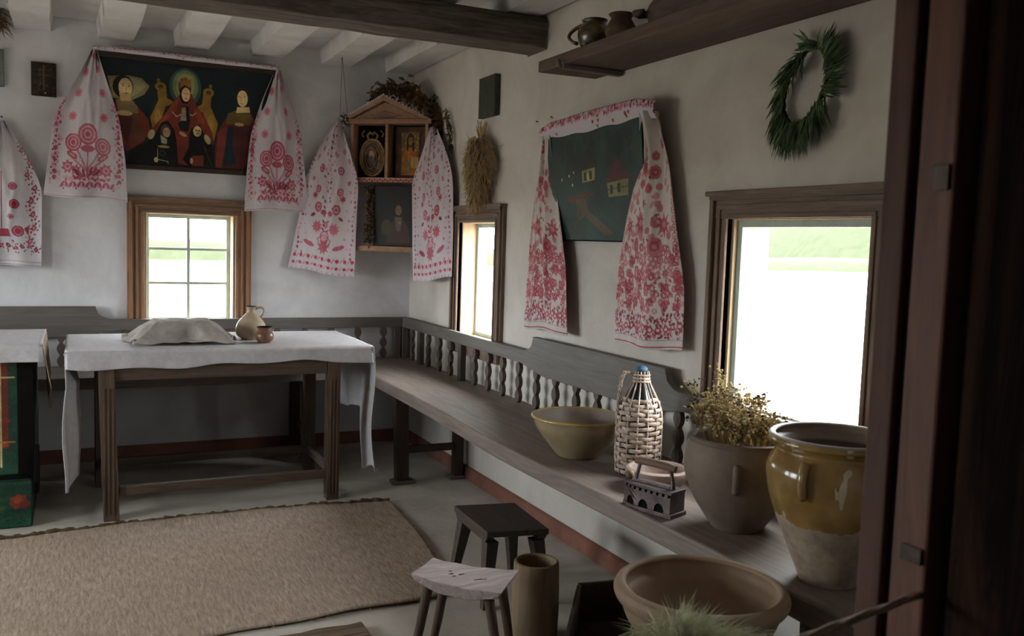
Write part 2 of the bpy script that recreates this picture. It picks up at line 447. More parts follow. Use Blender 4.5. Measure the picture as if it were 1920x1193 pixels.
wall_y('wall_left', XL-.15, XL, -7.6, 0, ZC, [(-2.6, -1.8, .7, 1.6), (-1.3, -.5, .7, 1.6)])  # both openings are added for fill light, out of view
wall_x('wall_front', YF-.12, YF, XL, 0, ZC, [(-2.75, -.95, 0, 2.12)])
wall_x('wall_rear', -7.75, -7.6, XL-.15, .15, ZC, [])
obj('floor', MB().box(XL-.15, .15, -7.75, .15, -.12, 0), 'clay', kind='structure')
obj('ceiling', MB().box(XL-.15, .15, -7.75, .15, ZC, ZC+.1), 'ceil', kind='structure')

def strip(name, pts, z0, z1, th, nrm):             # clay band with a sloped soft top
    b = MB()
    if nrm == 'y': b.prism([(0, z0), (-th*1.6, z0), (-th, z1-.01), (0, z1)], pts[0], pts[1], lambda u, v, a: (a, u, v))
    else: b.prism([(0, z0), (-th*1.6, z0), (-th, z1-.01), (0, z1)], pts[0], pts[1], lambda u, v, a: (u, a, v))
    return obj(name, b, 'redclay', kind='structure', bevel=.003)
strip('baseboard_back', (XL, 0), 0, .075, .014, 'y')
strip('baseboard_right', (-4.6, -.02), 0, .07, .014, 'x')

for i, x in enumerate((-3.78, -3.38, -2.98, -2.58, -2.2, -1.80, -1.415, -1.002, -.60, -.19)):   # whitewashed joists
    b = MB(); w = .17
    for q in range(16):
        ya, yb = -q*.3, -(q+1)*.3
        w0 = x + .008*math.sin(q*1.3+i); w1 = x + .008*math.sin((q+1)*1.3+i)
        zz0 = 2.325 + .005*math.sin(q*.9+i*2); zz1 = 2.325 + .005*math.sin((q+1)*.9+i*2)
        ya = max(ya, YF); yb = max(yb, YF)
        if ya == yb: continue
        b.hexa([(w0, ya, zz0), (w0, yb, zz1), (w1+w, yb, zz1), (w0+w, ya, zz0)], [(w0-.012, ya, ZC+.01), (w1-.012, yb, ZC+.01), (w1+w+.012, yb, ZC+.01), (w0+w+.012, ya, ZC+.01)])
    obj('trim_%d' % (i+1), b, 'ceil', kind='structure')

def beam():
    b = MB(); n = 40; r = random.Random(3)
    rows = []
    for i in range(n+1):
        x = XL + (0-.004-XL)*i/n
        j = lambda a: (r.random()-.5)*a
        rows.append([(x, -1.60+j(.006), 2.175+j(.006)), (x, -1.785+j(.006), 2.18+j(.006)), (x, -1.79+j(.008), 2.285+j(.006)), (x, -1.77, 2.315), (x, -1.60, 2.315)])
    vs = [p for q in rows for p in q]; fs = []
    for i in range(n):
        for k in range(5):
            a, c = i*5+k, i*5+(k+1) % 5; fs.append((a, a+5, c+5, c))
    fs += [(4,3,2,1,0), tuple(n*5+k for k in range(5))]
    b.add(vs, fs)
    o = obj('ceiling_beam', b, 'beam', bevel=.006)
    return tag(o, 'heavy weathered grey brown beam crossing under the white ceiling joists', 'beam')
beam()
# lump of plaster where the beam enters the wall
def lump():
    b = MB(); b.ball((0,0,0), 1, 10)
    b.v = [(.012+.030*x, -1.69+.125*y*(1+.1*math.sin(5*z)), 2.245+.078*z*(1+.15*math.sin(4*y))) for x, y, z in b.v]
    obj('trim_11', b, 'plaster', kind='structure', smooth=True)
lump()

def casing(b, c0, c1, z0, z1, w, fn, sill=True):    # stepped moulding boards; fn(a along wall, depth from wall, z)
    steps = [(0, .022, 0, w), (0, .034, .012, .03), (.0, .030, .045, .062)]
    for _, dp, i0, i1 in steps:
        # left, right, top, bottom boards (overlap inner width)
        yield ('v', c0+i0, c0+i1, z0, z1-i0, dp)
        yield ('v', c1-i1, c1-i0, z0, z1-i0, dp)
        yield ('h', c0+i0, c1-i0, z1-i1, z1-i0, dp)
def window(n, wall, a0, a1, mats, muntins, z0=.68, z1=1.487, w=.09, dep=.12):
    """casing on the room side, lined reveal, sash and panes"""
    if wall == 'back':
        P = lambda a, d, z: (a, -d, z)
    else:
        P = lambda a, d, z: (-d, a, z)
    def bx(b, A0, A1, d0, d1, Z0, Z1):
        p = P(A0, d0, Z0); q = P(A1, d1, Z1)
        b.box(min(p[0], q[0]), max(p[0], q[0]), min(p[1], q[1]), max(p[1], q[1]), Z0, Z1)
    root = bpy.data.objects.new('window_%d' % n, None); COL.objects.link(root); root['kind'] = 'structure'
    root.location = P((a0+a1)/2, 0, z0)
    side = MB(); top = MB()
    for dp, i0, i1 in ((.020, 0, w), (.034, .010, .030), (.028, .044, .060), (.026, .074, w)):
        bx(side, a0+i0, a0+i1, -.002, dp, z0, z1-i0-(w if i0 == 0 else 0)); bx(side, a1-i1, a1-i0, -.002, dp, z0, z1-i0-(w if i0 == 0 else 0))
        bx(top, a0+i0, a1-i0, -.002, dp+.002, z1-i1, z1-i0)
    bx(top, a0, a1, -.002, .035, z0, z0+w-.01)
    bx(top, a0-.006, a1+.006, -.002, .042, z1-.016, z1)
    obj('side_casing', side, mats[0], root, bevel=.003); obj('head_casing', top, mats[1], root, bevel=.003)
    o0, o1, zb, zt = a0+w, a1-w, z0+w-.01, z1-w+.008
    rv = MB(); t = .012
    bx(rv, o0, o0+t, -.15, 0, zb, zt); bx(rv, o1-t, o1, -.15, 0, zb, zt); bx(rv, o0+t, o1-t, -.15, 0, zt-t, zt); bx(rv, o0+t, o1-t, -.15, 0, zb, zb+t)
    obj('reveal', rv, 'reveal', root, bevel=.002)
    sf = MB(); s0, s1, sb, st = o0+t, o1-t, zb+t, zt-t; fw = .022; d0, d1 = -dep-.015, -dep+.015
    bx(sf, s0, s0+fw, d0, d1, sb, st); bx(sf, s1-fw, s1, d0, d1, sb, st); bx(sf, s0+fw, s1-fw, d0, d1, st-fw, st); bx(sf, s0+fw, s1-fw, d0, d1, sb, sb+fw)
    if muntins:
        mid = (s0+s1)/2; bx(sf, mid-.009, mid+.009, d0, d1, sb+fw, st-fw)
        hh = (st-sb)
        for k in muntins:
            z = sb+hh*k; bx(sf, s0+fw, mid-.009, d0, d1, z-.008, z+.008); bx(sf, mid+.009, s1-fw, d0, d1, z-.008, z+.008)
    s_ = obj('sash', sf, 'sash', root, bevel=.002)
    g = MB(); bx(g, s0+fw*.5, s1-fw*.5, -dep-.002, -dep+.001, sb+fw*.5, st-fw*.5); obj('pane', g, 'glass', s_)
window(1, 'back', -1.67, -.995, ('case_z', 'case_x'), (.36, .68))
window(2, 'right', -1.415, -.755, ('case_zd', 'case_y'), (), dep=.10)
window(3, 'right', -3.81, -3.035, ('case_zd', 'case_y'), (), dep=.03)
def fill_window(n, y0):  # unseen windows, added and placed to fill the room with light
    root = bpy.data.objects.new('window_%d' % n, None); COL.objects.link(root); root['kind'] = 'structure'; root.location = (XL, y0+.4, .7)
    b = MB(); x0, x1 = XL-.12, XL-.08
    for y in (y0, y0+.385, y0+.77): b.box(x0, x1, y, y+.03, .7, 1.6)
    for z in (.7, 1.135, 1.57): b.box(x0, x1, y0+.03, y0+.385, z, z+.03); b.box(x0, x1, y0+.415, y0+.77, z, z+.03)
    s_ = obj('sash', b, 'sash', root)
    obj('pane', MB().box(XL-.102, XL-.099, y0+.01, y0+.79, .71, 1.59), 'glass', s_)
fill_window(4, -2.6); fill_window(5, -1.3)

# outdoors, seen blurred through the panes
def ground():
    b = MB(); b.box(-160, 160, -160, 160, -.4, -.25); obj('ground', b, 'yard', kind='structure')
ground()
def bank(name, pts, h, w):                          # grassy bank with rounded uneven top
    b = MB(); n = 48; r = random.Random(int(h*10)); vs = []; fs = []; prof = [(-1, 0), (-.7, .55), (-.3, .92), (.1, 1), (.5, .8), (1, 0)]
    (x0, y0), (x1, y1) = pts; d = Vector((x1-x0, y1-y0, 0)); nn = Vector((-d.y, d.x, 0)).normalized()
    for i in range(n+1):
        p = Vector((x0, y0, -.26)) + d*(i/n); k = 1+.10*math.sin(i*.7)+.06*(r.random()-.5)
        for a, z in prof: vs.append(p + nn*(a*w) + Vector((0, 0, z*h*k)))
    for i in range(n):
        for j in range(5): a = i*6+j; fs.append((a, a+1, a+7, a+6))
    b.add(vs, fs); return obj(name, b, 'hedge', kind='structure', smooth=True)
bank('hill', ((62, -60), (86, 150)), 5.4, 8)
bank('hill', ((-90, 44), (60, 50)), 1.0, 3)
def crown(loc, r, seed):                            # a tree crown overhanging the yard, blurred in the small window
    b = MB(); q = random.Random(seed)
    t = thing('tree', 'green leafy tree outside, blurred in the top of the small back window', 'tree', (loc[0], loc[1], -.25))
    for k in range(60):
        a, h = q.uniform(0, 2*PI), q.uniform(-1, 1); rr = r*math.sqrt(max(0, 1-h*h))*.8
        b.ball((loc[0]+rr*math.cos(a), loc[1]+rr*math.sin(a), loc[2]+h*r*.55), r*q.uniform(.18, .28), 6)
    obj('crown', b, 'hedge', t, smooth=True)
    b = MB(); b.tube([(loc[0], loc[1], -.25), (loc[0]+.1, loc[1], 1), (loc[0], loc[1], loc[2])], [.2, .16, .1], 10); obj('trunk', b, 'twig', t, smooth=True)
crown((-3.3, 9.0, 3.6), 2.6, 3)

# ------------------------------------------------------------------ doorway: jamb and the open door
root = bpy.data.objects.new('door_1', None); COL.objects.link(root); root['kind'] = 'structure'; root.location = (-1.0, -4.72, 0)
obj('jamb', MB().box(-1.03, -.945, -4.757, -4.706, 0, 2.2), 'jamb', root, bevel=.004)
obj('jamb_stop', MB().box(-1.018, -.945, -4.704, -4.655, 0, 2.2), 'jambd', root, bevel=.004)
obj('lining', MB().box(-1.03, -1.0185, -4.692, -4.6555, 0, 2.2), 'jambm', root, bevel=.003)
obj('lintel', MB().box(-2.75, -1.031, -4.757, -4.655, 2.06, 2.2), 'jamb', root, bevel=.004)
obj('jamb', MB().box(-2.75, -2.67, -4.757, -4.655, 0, 2.059), 'jamb', root, bevel=.004)
lf = MB()
for i in range(5): lf.box(-1.012+.002*(i % 2), -.972, -5.42+.13*i, -5.42+.13*i+.128, .03, 2.1)
leaf_ = obj('door_leaf', lf, 'door', root, bevel=.004)
obj('hinge_plate', MB().box(-1.034, -1.0305, -4.752, -4.729, 1.375, 1.405), 'metal', root, bevel=.001)
obj('hinge_plate', MB().box(-1.034, -1.0305, -4.752, -4.722, .932, .952), 'metal', root, bevel=.001)

# rope barrier across the doorway
b = MB(); pts = []
for i in range(60):
    t = i/59; pts.append((-1.032 - 1.62*t, -4.752+.015*math.sin(3*t), .897 - .24*t + .02*t*t))
for ph in (0, 2*PI/3, 4*PI/3):
    b.tube([(p[0], p[1]+.0024*math.cos(i*1.1+ph), p[2]+.0024*math.sin(i*1.1+ph)) for i, p in enumerate(pts)], .0028, 6)
tag(obj('rope', b, 'rope', smooth=True), 'twisted tan rope strung from the brown door jamb', 'rope')

# ------------------------------------------------------------------ benches along the walls
ZS = .54
def baluster(parent, p, along):                     # flat sawn spindle of three lozenges
    h0, h1 = ZS+.001, .742; n = 3; w = .023; wn = .008; out = []
    st = []
    for k in range(n):
        z0 = h0+(h1-h0)*k/n; z1 = h0+(h1-h0)*(k+1)/n; d = z1-z0
        st += [(wn, z0+.002), (w*.8, z0+d*.25), (w, z0+d*.5), (w*.8, z0+d*.75), (wn, z1-.002)]
    poly = [(a, z) for a, z in st] + [(-a, z) for a, z in reversed(st)]
    b = MB()
    if along == 'y': b.prism(poly, -.060, -.040, lambda u, v, a: (a, p+u, v))
    else: b.prism(poly, -.060, -.040, lambda u, v, a: (p+u, a, v))
    obj('baluster', b, 'post', parent, bevel=.002)
def rail_poly(s0, s1, ups, lo=.738, mid=.80, hi=.872, lo2=.705):
    """rail outline along s: raised boards with ogee ends in the intervals ups"""
    top = [(s0, mid)]; bot = [(s0, lo)]
    for a, c in ups:
        H = hi-mid-.012
        if a > s0:
            for k in range(9):
                t = k/8; top.append((a-.10+.10*t, mid+H*(1-math.sqrt(max(0, 1-t*t)))))
            top.append((a, hi)); bot += [(a-.12, lo), (a+.1, lo2)]
        else: top[0] = (s0, hi); bot[0] = (s0, lo2)
        if c < s1:
            top.append((c, hi))
            for k in range(9):
                t = 1-k/8; top.append((c+.10*(1-t), mid+H*(1-math.sqrt(max(0, 1-t*t)))))
            bot += [(c-.1, lo2), (c+.12, lo)]
        else: top.append((s1, hi)); bot.append((s1, lo2))
    if top[-1][0] < s1: top.append((s1, mid)); bot.append((s1, lo))
    return top + bot[::-1]

bench = thing('bench', 'long grey brown wooden bench along the right wall with crocks standing on it', 'bench', (-.25, -2.3, 0), 'wall benches meeting in the corner')
b = MB(); n = 30; vs = []; fs = []
prof_x = lambda y: -.445 - .05*min(1, max(0, -y-.5)/1.9) + .006*math.sin(y*3.1)
for i in range(n+1):
    y = -.001 - 4.58*i/n; x = prof_x(y); vs += [(-.001, y, ZS), (x, y, ZS), (x, y, ZS-.062), (-.001, y, ZS-.062)]
for i in range(n):
    for k in range(4): a = i*4+k; c = i*4+(k+1) % 4; fs.append((a, c, c+4, a+4))
fs += [(3,2,1,0), tuple(n*4+k for k in range(4))]
obj('seat', b.add(vs, fs), 'bench_y', bench, bevel=.008)
b = MB(); b.prism(rail_poly(-4.55, -.035, [(-4.2, -3.95), (-2.885, -1.86)]), -.036, -.064, lambda u, v, a: (a, u, v))
# a cap strip on the low part
obj('back_rail', b, 'rail_y', bench, bevel=.003)
for y in [-.22, -.50, -.68, -.85, -1.19, -1.36, -1.53, -1.71, -1.89, -2.07, -2.25, -2.42, -2.60, -2.78, -2.96, -3.14, -3.32, -3.50, -3.68, -3.86, -4.04]:
    baluster(bench, y, 'y')
for y in (-.06, -.365, -1.01, -4.4):
    obj('post', MB().box(-.066, -.034, y-.022, y+.022, ZS+.001, .742), 'post', bench, bevel=.002)
for y in (-1.0, -3.98):
    obj('leg', MB().hexa([(-.408, y-.03, .018), (-.342, y-.03, .018), (-.342, y+.03, .018), (-.408, y+.03, .018)], [(-.425, y-.028, ZS-.063), (-.352, y-.028, ZS-.063), (-.352, y+.028, ZS-.063), (-.425, y+.028, ZS-.063)]), 'darkleg', bench, bevel=.004)
    obj('leg', MB().hexa([(-.080, y-.03, .018), (-.03, y-.03, .018), (-.03, y+.03, .018), (-.080, y+.03, .018)], [(-.08, y-.028, ZS-.063), (-.03, y-.028, ZS-.063), (-.03, y+.028, ZS-.063), (-.08, y+.028, ZS-.063)]), 'darkleg', bench, bevel=.004)
    obj('stretcher', MB().box(-.344, -.079, y-.014, y+.014, .16, .197), 'darkleg', bench, bevel=.003)
    obj('foot', MB().box(-.43, -.31, y-.04, y+.04, 0, .0185), 'bench_x', bench, bevel=.004)
    obj('foot', MB().box(-.11, -.024, y-.04, y+.04, 0, .0185), 'bench_x', bench, bevel=.004)

bench2 = thing('bench', 'wooden bench along the back wall under the small window, behind the table', 'bench', (-2., -.2, 0), 'wall benches meeting in the corner')
obj('seat', MB().box(-4.0, -.452, -.46, -.001, ZS-.062, ZS), 'bench_x', bench2, bevel=.006)
b = MB(); b.prism(rail_poly(-4.0, -.035, [(-4.0, -1.83)]), -.036, -.064, lambda u, v, a: (u, a, v))
obj('back_rail', b, 'rail_x', bench2, bevel=.003)
for i in range(23):
    x = -.186-.165*i
    baluster(bench2, x, 'x')
for x in (-.095, -3.9): obj('post', MB().box(x-.022, x+.022, -.066, -.034, ZS+.001, .742), 'post', bench2, bevel=.002)
for x in (-.74, -2.45):
    obj('leg', MB().box(x-.03, x+.03, -.42, -.36, .018, ZS-.063), 'darkleg', bench2, bevel=.004)
    obj('leg', MB().box(x-.03, x+.03, -.09, -.04, .018, ZS-.063), 'darkleg', bench2, bevel=.004)
    obj('stretcher', MB().box(x-.014, x+.014, -.359, -.091, .16, .197), 'darkleg', bench2, bevel=.003)
    obj('foot', MB().box(x-.04, x+.04, -.44, -.33, 0, .0185), 'bench_x', bench2, bevel=.004)
    obj('foot', MB().box(x-.04, x+.04, -.12, -.026, 0, .0185), 'bench_x', bench2, bevel=.004)

# ------------------------------------------------------------------ shelf high on the right wall
sh = thing('wall_shelf', 'long brown plank shelf high on the right wall, pots standing on it', 'shelf', (-.13, -3.3, 1.976))
b = MB(); vs = []; fs = []
b.hexa([(-.262, -2.21, 1.976), (-.001, -2.225, 1.976), (-.001, -4.62, 1.976), (-.275, -4.62, 1.976)], [(-.262, -2.21, 2.02), (-.001, -2.225, 2.02), (-.001, -4.62, 2.02), (-.275, -4.62, 2.02)])
obj('board', b, 'shelfw', sh, bevel=.004)
for y in (-2.42, -4.1):
    obj('batten', MB().hexa([(-.272, y-.018, 1.957), (-.005, y-.018, 1.957), (-.005, y+.016, 1.957), (-.272, y+.016, 1.957)], [(-.272, y-.018, 1.9755), (-.005, y-.018, 1.9755), (-.005, y+.016, 1.9755), (-.272, y+.016, 1.9755)]), 'bench_x', sh, bevel=.004)
    b = MB(); b.tube([(-.27, y, 1.965), (-.283, y, 1.972), (-.286, y, 1.99)], .010, 8); obj('peg', b, 'bench_x', sh, smooth=True)

def handle_pts(p0, p1, out, n=12, k=1.0):
    p0, p1, out = Vector(p0), Vector(p1), Vector(out); r = []
    for i in range(n+1):
        t = i/n; r.append(p0.lerp(p1, t) + out*math.sin(PI*t)**.7*k)
    return r
def vessel(name, label, cat, loc, outer, mat, inner_mat=None, th=.006, n=48, handles=(), rotz=0, group=None, rim=None, floor_z=.01, extra=None):
    """thick walled thrown pot: outer profile (r, z) from foot to rim"""
    t = thing(name, label, cat, loc, group, rotz)
    b = MB(); top = outer[-1]
    prof = [(1e-4, 0)] + outer
    b.lathe(prof, (0,0,0), n)
    inn = [(max(r-th, .004), z) for r, z in outer if z > floor_z+.004]
    b.k = 1
    b.lathe([(top[0], top[1])] + [(top[0]-th*.5, top[1]+th*.35)] + [(r, z) for r, z in reversed(inn)] + [(1e-4, floor_z)], (0,0,0), n)
    o = obj('body', b, [mat, inner_mat or mat], t, smooth=True, world=False)
    if rim:
        b = MB(); r, z = outer[-1]; b.tube([(r*math.cos(a)*.995, r*math.sin(a)*.995, z) for a in [2*PI*i/48 for i in range(49)]], rim[0], 8, False); obj('rim', b, rim[1], t, smooth=True, world=False)
    for p0, p1, out, r, k in handles:
        b = MB(); b.tube(handle_pts(p0, p1, out, 14, k), r, 10); obj('handle', b, mat, t, smooth=True, world=False)
    return t
def sm(pts, n=6):                                   # Catmull-Rom through profile points
    out = []
    for i in range(len(pts)-1):
        p0 = pts[max(i-1, 0)]; p1 = pts[i]; p2 = pts[i+1]; p3 = pts[min(i+2, len(pts)-1)]
        for k in range(n):
            t = k/n
            out.append(tuple(.5*((2*p1[j])+(-p0[j]+p2[j])*t+(2*p0[j]-5*p1[j]+4*p2[j]-p3[j])*t*t+(-p0[j]+3*p1[j]-3*p2[j]+p3[j])*t**3) for j in (0, 1)))
    return out + [pts[-1]]
t = vessel('jug', 'shiny dark brown glazed jug with looped handle on the high shelf', 'jug', (-.165, -2.475, 2.021),
    sm([(.036,0),(.05,.02),(.062,.055),(.060,.085),(.046,.105),(.050,.118)]), 'brownglaze', 'black', handles=[((-.028,.030,.105), (-.045,.045,.035), (-.03,.045,.0), .007, .9)])
t = vessel('pot', 'small dull clay pot with a flared neck on the high shelf', 'pot', (-.165, -2.66, 2.021),
    sm([(.03,0),(.052,.025),(.056,.05),(.040,.08),(.036,.088),(.046,.102)]), 'dullpot', 'black')
def shelf_trough():
    t = thing('trough', 'dark hollowed wooden trough lying on the high shelf', 'trough', (-.14, -3.15, 2.021))
    b = MB(); n = 16; vs = []; fs = []
    for i in range(n+1):
        s = i/n*2-1; y = s*.29; k = (1-abs(s)**4*.35); hh = .10*k; w = .085*k
        vs += [(-w*.6, y, 0), (w*.6, y, 0), (w, y, hh), (w*.82, y, hh), (w*.5, y, .02), (-w*.5, y, .02), (-w*.82, y, hh), (-w, y, hh)]
    for i in range(n):
        for k in range(8): a = i*8+k; c = i*8+(k+1) % 8; fs.append((a, a+8, c+8, c))
    fs += [tuple(range(8)), tuple(n*8+7-k for k in range(8))]
    obj('body', b.add(vs, fs), 'blackbox', t, world=False, bevel=.003)
    b = MB(); b.tube([(-.07, .28, .06), (-.085, .31, .06), (-.06, .325, .06), (-.04, .30, .06)], .012, 8); obj('handle', b, 'blackbox', t, smooth=True, world=False)
shelf_trough()
t = vessel('pot', 'dark squat pot at the picture top edge, farther along the high shelf beyond the trough', 'pot', (-.14, -3.58, 2.021),
    sm([(.05,0),(.08,.03),(.088,.07),(.07,.11),(.074,.12)]), 'dullpot', 'black')

# ------------------------------------------------------------------ table with its cloth
tb = thing('table', 'brown wooden table with grooved square legs and low stretchers under a white cloth', 'table', (-1.3, -.86, 0))
obj('table_top', MB().box(-1.92, -.66, -1.165, -.5, .725, .755), 'tablex', tb, bevel=.004)
def tleg(x0, x1, y0, y1, lean=0):
    b = MB(); xs, ys = x1-x0, y1-y0
    b.hexa([(x0+lean, y0, 0), (x1+lean, y0, 0), (x1+lean, y1, 0), (x0+lean, y1, 0)], [(x0, y0, .725), (x1, y0, .725), (x1, y1, .725), (x0, y1, .725)])
    for k in (.22, .5, .78):                        # raised beads between grooves
        b.box(x0+lean*.5+xs*k-.004, x0+lean*.5+xs*k+.004, y0-.004, y0-.0005, .03, .60)
        b.box(x0-.004, x0-.0005, y0+ys*k-.004, y0+ys*k+.004, .03, .60) if lean == 0 else None
    return obj('leg', b, 'table', tb, bevel=.004)
tleg(-1.845, -1.78, -1.19, -1.125, .02); tleg(-.825, -.765, -1.186, -1.126); tleg(-1.845, -1.785, -.60, -.54); tleg(-.80, -.742, -.60, -.54)
obj('apron', MB().box(-1.779, -.826, -1.178, -1.145, .630, .7245), 'tablex', tb, bevel=.004)
obj('apron', MB().box(-1.784, -.801, -.59, -.56, .630, .7245), 'tablex', tb, bevel=.004)
obj('apron', MB().box(-.81, -.775, -1.139, -.601, .630, .7245), 'tabley', tb, bevel=.004)
obj('apron', MB().box(-1.83, -1.80, -1.124, -.601, .630, .7245), 'tabley', tb, bevel=.004)
obj('stretcher', MB().box(-1.76, -.826, -1.175, -1.145, .108, .150), 'tablex', tb, bevel=.004)
obj('stretcher', MB().box(-1.784, -.801, -.59, -.56, .10, .142), 'tablex', tb, bevel=.004)
obj('stretcher', MB().box(-.805, -.775, -1.139, -.601, .115, .150), 'tabley', tb, bevel=.004)
obj('stretcher', MB().box(-1.83, -1.80, -1.124, -.601, .115, .150), 'tabley', tb, bevel=.004)

def grid_mb(nu, nv, fn, mb=None):
    b = mb or MB(); vs = []; fs = []
    for j in range(nv):
        for i in range(nu): vs.append(fn(i/(nu-1), j/(nv-1)))
    for j in range(nv-1):
        for i in range(nu-1): a = j*nu+i; fs.append((a, a+1, a+nu+1, a+nu))
    return b.add(vs, fs)
def solid(o, t, off=0):
    m = o.modifiers.new('thick', 'SOLIDIFY'); m.thickness = t; m.offset = off; return o
def smoothpath(P, t):                               # point at fraction t of a polyline (3D)
    ds = [0]
    for a, c in zip(P[:-1], P[1:]): ds.append(ds[-1] + (Vector(c)-Vector(a)).length)
    q = t*ds[-1]
    for i in range(len(P)-1):
        if q <= ds[i+1] or i == len(P)-2:
            k = (q-ds[i])/max(ds[i+1]-ds[i], 1e-9); return Vector(P[i]).lerp(Vector(P[i+1]), k)

tc_ = thing('tablecloth', 'white linen tablecloth hanging long at both ends of the brown table', 'tablecloth', (-1.3, -.85, .76))
def tcloth(u, v):                                    # v: back drop .. top .. front drop
    zt = .764
    xl = -1.972; xr = -.607
    if v < .1: k = v/.1; y = -.478; z = .62+(zt-.62)*k
    elif v < .82: k = (v-.1)/.72; y = -.478 + (-1.196+.478)*k; z = zt + .0015*math.sin(u*30)*math.sin(k*9)
    else:
        k = (v-.82)/.18; y = -1.199 - .010*k - .005*math.sin(u*38)*k - .004*math.sin(u*13+1)*k; z = zt-.004 - (.068+.008*math.sin(u*7)+.006*math.sin(u*23))*k
        z -= .012*max(0, u-.9)*10*k
    x = xl + (xr-xl)*u
    return (x, y, z)
o = obj('cover', grid_mb(120, 60, tcloth), 'linen', tc_, smooth=True); solid(o, .003)
def hangL(u, v):                                     # left end, gathered into a long tongue
    k = min(1, v*4)
    y = -1.200 + (.50-.36*k)*u; x = -1.974 - .016*min(1, v*3) + (.075*u + .012*math.sin(u*7+1)*(1-u))*k + .006*math.sin(v*8+u*3)*k
    L = .615 - .035*u + .01*math.sin(u*5)
    return (x, y, .763 - L*v)
o = obj('left_fall', grid_mb(40, 60, hangL), 'linen', tc_, smooth=True); solid(o, .003)
def hangR(u, v):                                     # right end: long outer tongue, shorter fall behind it
    y = -1.205 + .62*u; x = -.606 + .014*math.sin(u*16+v)*v + .03*v*(1-u)**2 + .010*math.sin(v*7)*(1-u)
    L = .625 - .02*math.sin(u*20) if u < .40 else .37 + .02*math.sin(u*9)
    if .34 < u < .46: L = .62 + (.37-.62)*((u-.34)/.12)
    x -= .05*v*max(0, .4-u)*2
    return (x, y - .03*v*(1-u), .762 - L*v)
o = obj('right_fall', grid_mb(60, 60, hangR), 'linen', tc_, smooth=True); solid(o, .003)
# woven pink stripes near the end of the left fall
for k, vv in enumerate((.70, .745)):
    b = grid_mb(30, 2, lambda u, v, vv=vv: (hangL(u*.9+.02, vv+.008*v)[0]-.0035, hangL(u*.9+.02, vv+.008*v)[1], hangL(u*.9+.02, vv+.008*v)[2]))
    o = obj('stripe', b, new_mat('pink_thread_%d' % k)[0], tc_); o.data.materials[0].node_tree.nodes['Principled BSDF'].inputs['Base Color'].default_value = L4((176,140,142))

# things on the table
def bundle():
    w, d = .47, .33
    def fn(u, v):
        x = (u-.5); y = (v-.5); ang = math.atan2(y*1.0, x)
        k = max(abs(x)*2, abs(y)*2*.96)
        rad = math.hypot(x, y)*2
        t = min(1, max(0, (k-.50)/.50))
        h = .100*(1-t**.9)
        fold = math.sin(ang*6+.8)*.5+.5*math.sin(ang*11+2)
        h += .020*fold*math.sin(PI*min(1, t*1.0))*(1 if y < 0 else .6) + .003*math.sin(x*26+y*11)
        h += .022*max(0, math.sin(ang*5+2.1))*max(0, t-.82)/.18
        sx = w*(1+.08*math.sin(ang*3)*t); sy = d*(1+.14*math.sin(ang*5+.6)*t)
        return (x*sx*1.04 - .01, y*sy, max(.003, h) + .002)
    t = thing('cloth_bundle', 'grey white linen cloth spread over a flat loaf on the table beside the jug', 'cloth', (-1.458, -.885, .766))
    o = obj('cloth', grid_mb(110, 90, fn), 'linen2', t, smooth=True, world=False); solid(o, .004, 1)
    b = MB(); b.lathe([(1e-4, 0), (.10, 0), (.125, .02), (.12, .06), (.09, .078), (1e-4, .083)], (0,0,.001), 32); b.v = [(x*1.15, y*.8, z) for x, y, z in b.v]
    obj('loaf', b, 'redpot', t, smooth=True, world=False)
bundle()
vessel('jug', 'round bellied buff clay jug with a ring handle on the table', 'jug', (-1.135, -.84, .766),
    sm([(.042,0),(.068,.022),(.075,.055),(.062,.09),(.034,.122),(.020,.140),(.021,.158),(.026,.166)]), 'jug', 'black', handles=[((.020,.0,.155), (.045,.0,.108), (.030,0,.022), .0065, 1.0)])
vessel('small_pot', 'small reddish brown clay pot in front of the buff jug on the table', 'pot', (-1.098, -1.0, .766),
    sm([(.026,0),(.042,.02),(.044,.042),(.032,.062),(.030,.068),(.038,.078)]), 'redpot', 'black')

# ------------------------------------------------------------------ painted chest with its cloth
ch = thing('chest', 'dark green painted chest with orange flowers at the left edge', 'chest', (-2.6, -.85, 0))
obj('body', MB().box(-3.2, -2.10, -1.085, -.50, .215, .765), 'chestgreen', ch, bevel=.006)
obj('lid', MB().box(-3.22, -2.075, -1.105, -.49, .766, .785), 'chestgreen', ch, bevel=.004)
obj('plinth', MB().box(-3.22, -2.105, -1.15, -.50, 0, .205), 'chestgreen', ch, bevel=.008)
obj('plinth_board', MB().box(-3.2, -2.12, -1.11, -.5, .2055, .2145), 'black', ch)
b = MB(); b.prism([(-1.14,.14), (-1.05,.14), (-1.04,.25), (-1.06,.335), (-1.085,.348), (-1.11,.33), (-1.125,.25)], -2.098, -2.078, lambda u, v, a: (a, u, v)); obj('bracket', b, 'black', ch, bevel=.003)
obj('corner_post', MB().box(-2.158, -2.098, -1.092, -1.0855, .216, .764), 'black', ch, bevel=.002)
cv = Canvas(320, 160, (34,66,50))
cvr = random.Random(5)
for x0 in (60, 196):
    cv.poly([(x0,8),(x0+120,8),(x0+120,130),(x0,130)], (38,62,50)); 
    cv.poly([(x0+10,12),(x0+113,12),(x0+113,126),(x0+10,126)], (112,48,32))
    for k in range(40):
        x = x0+12+cvr.random()*99; y = 14+cvr.random()*108
        cv.ell(x, y, 3+3*cvr.random(), 3+3*cvr.random(), cvr.choice([(150,66,40),(132,42,32),(44,60,38),(150,112,56),(50,28,24)]))
    cv.line([(x0+104,8),(x0+104,150)], 2, (186,170,120)); cv.line([(x0,34),(x0+120,34)], 1.6, (186,170,120)); cv.line([(x0,118),(x0+120,118)], 1.6, (160,120,60))
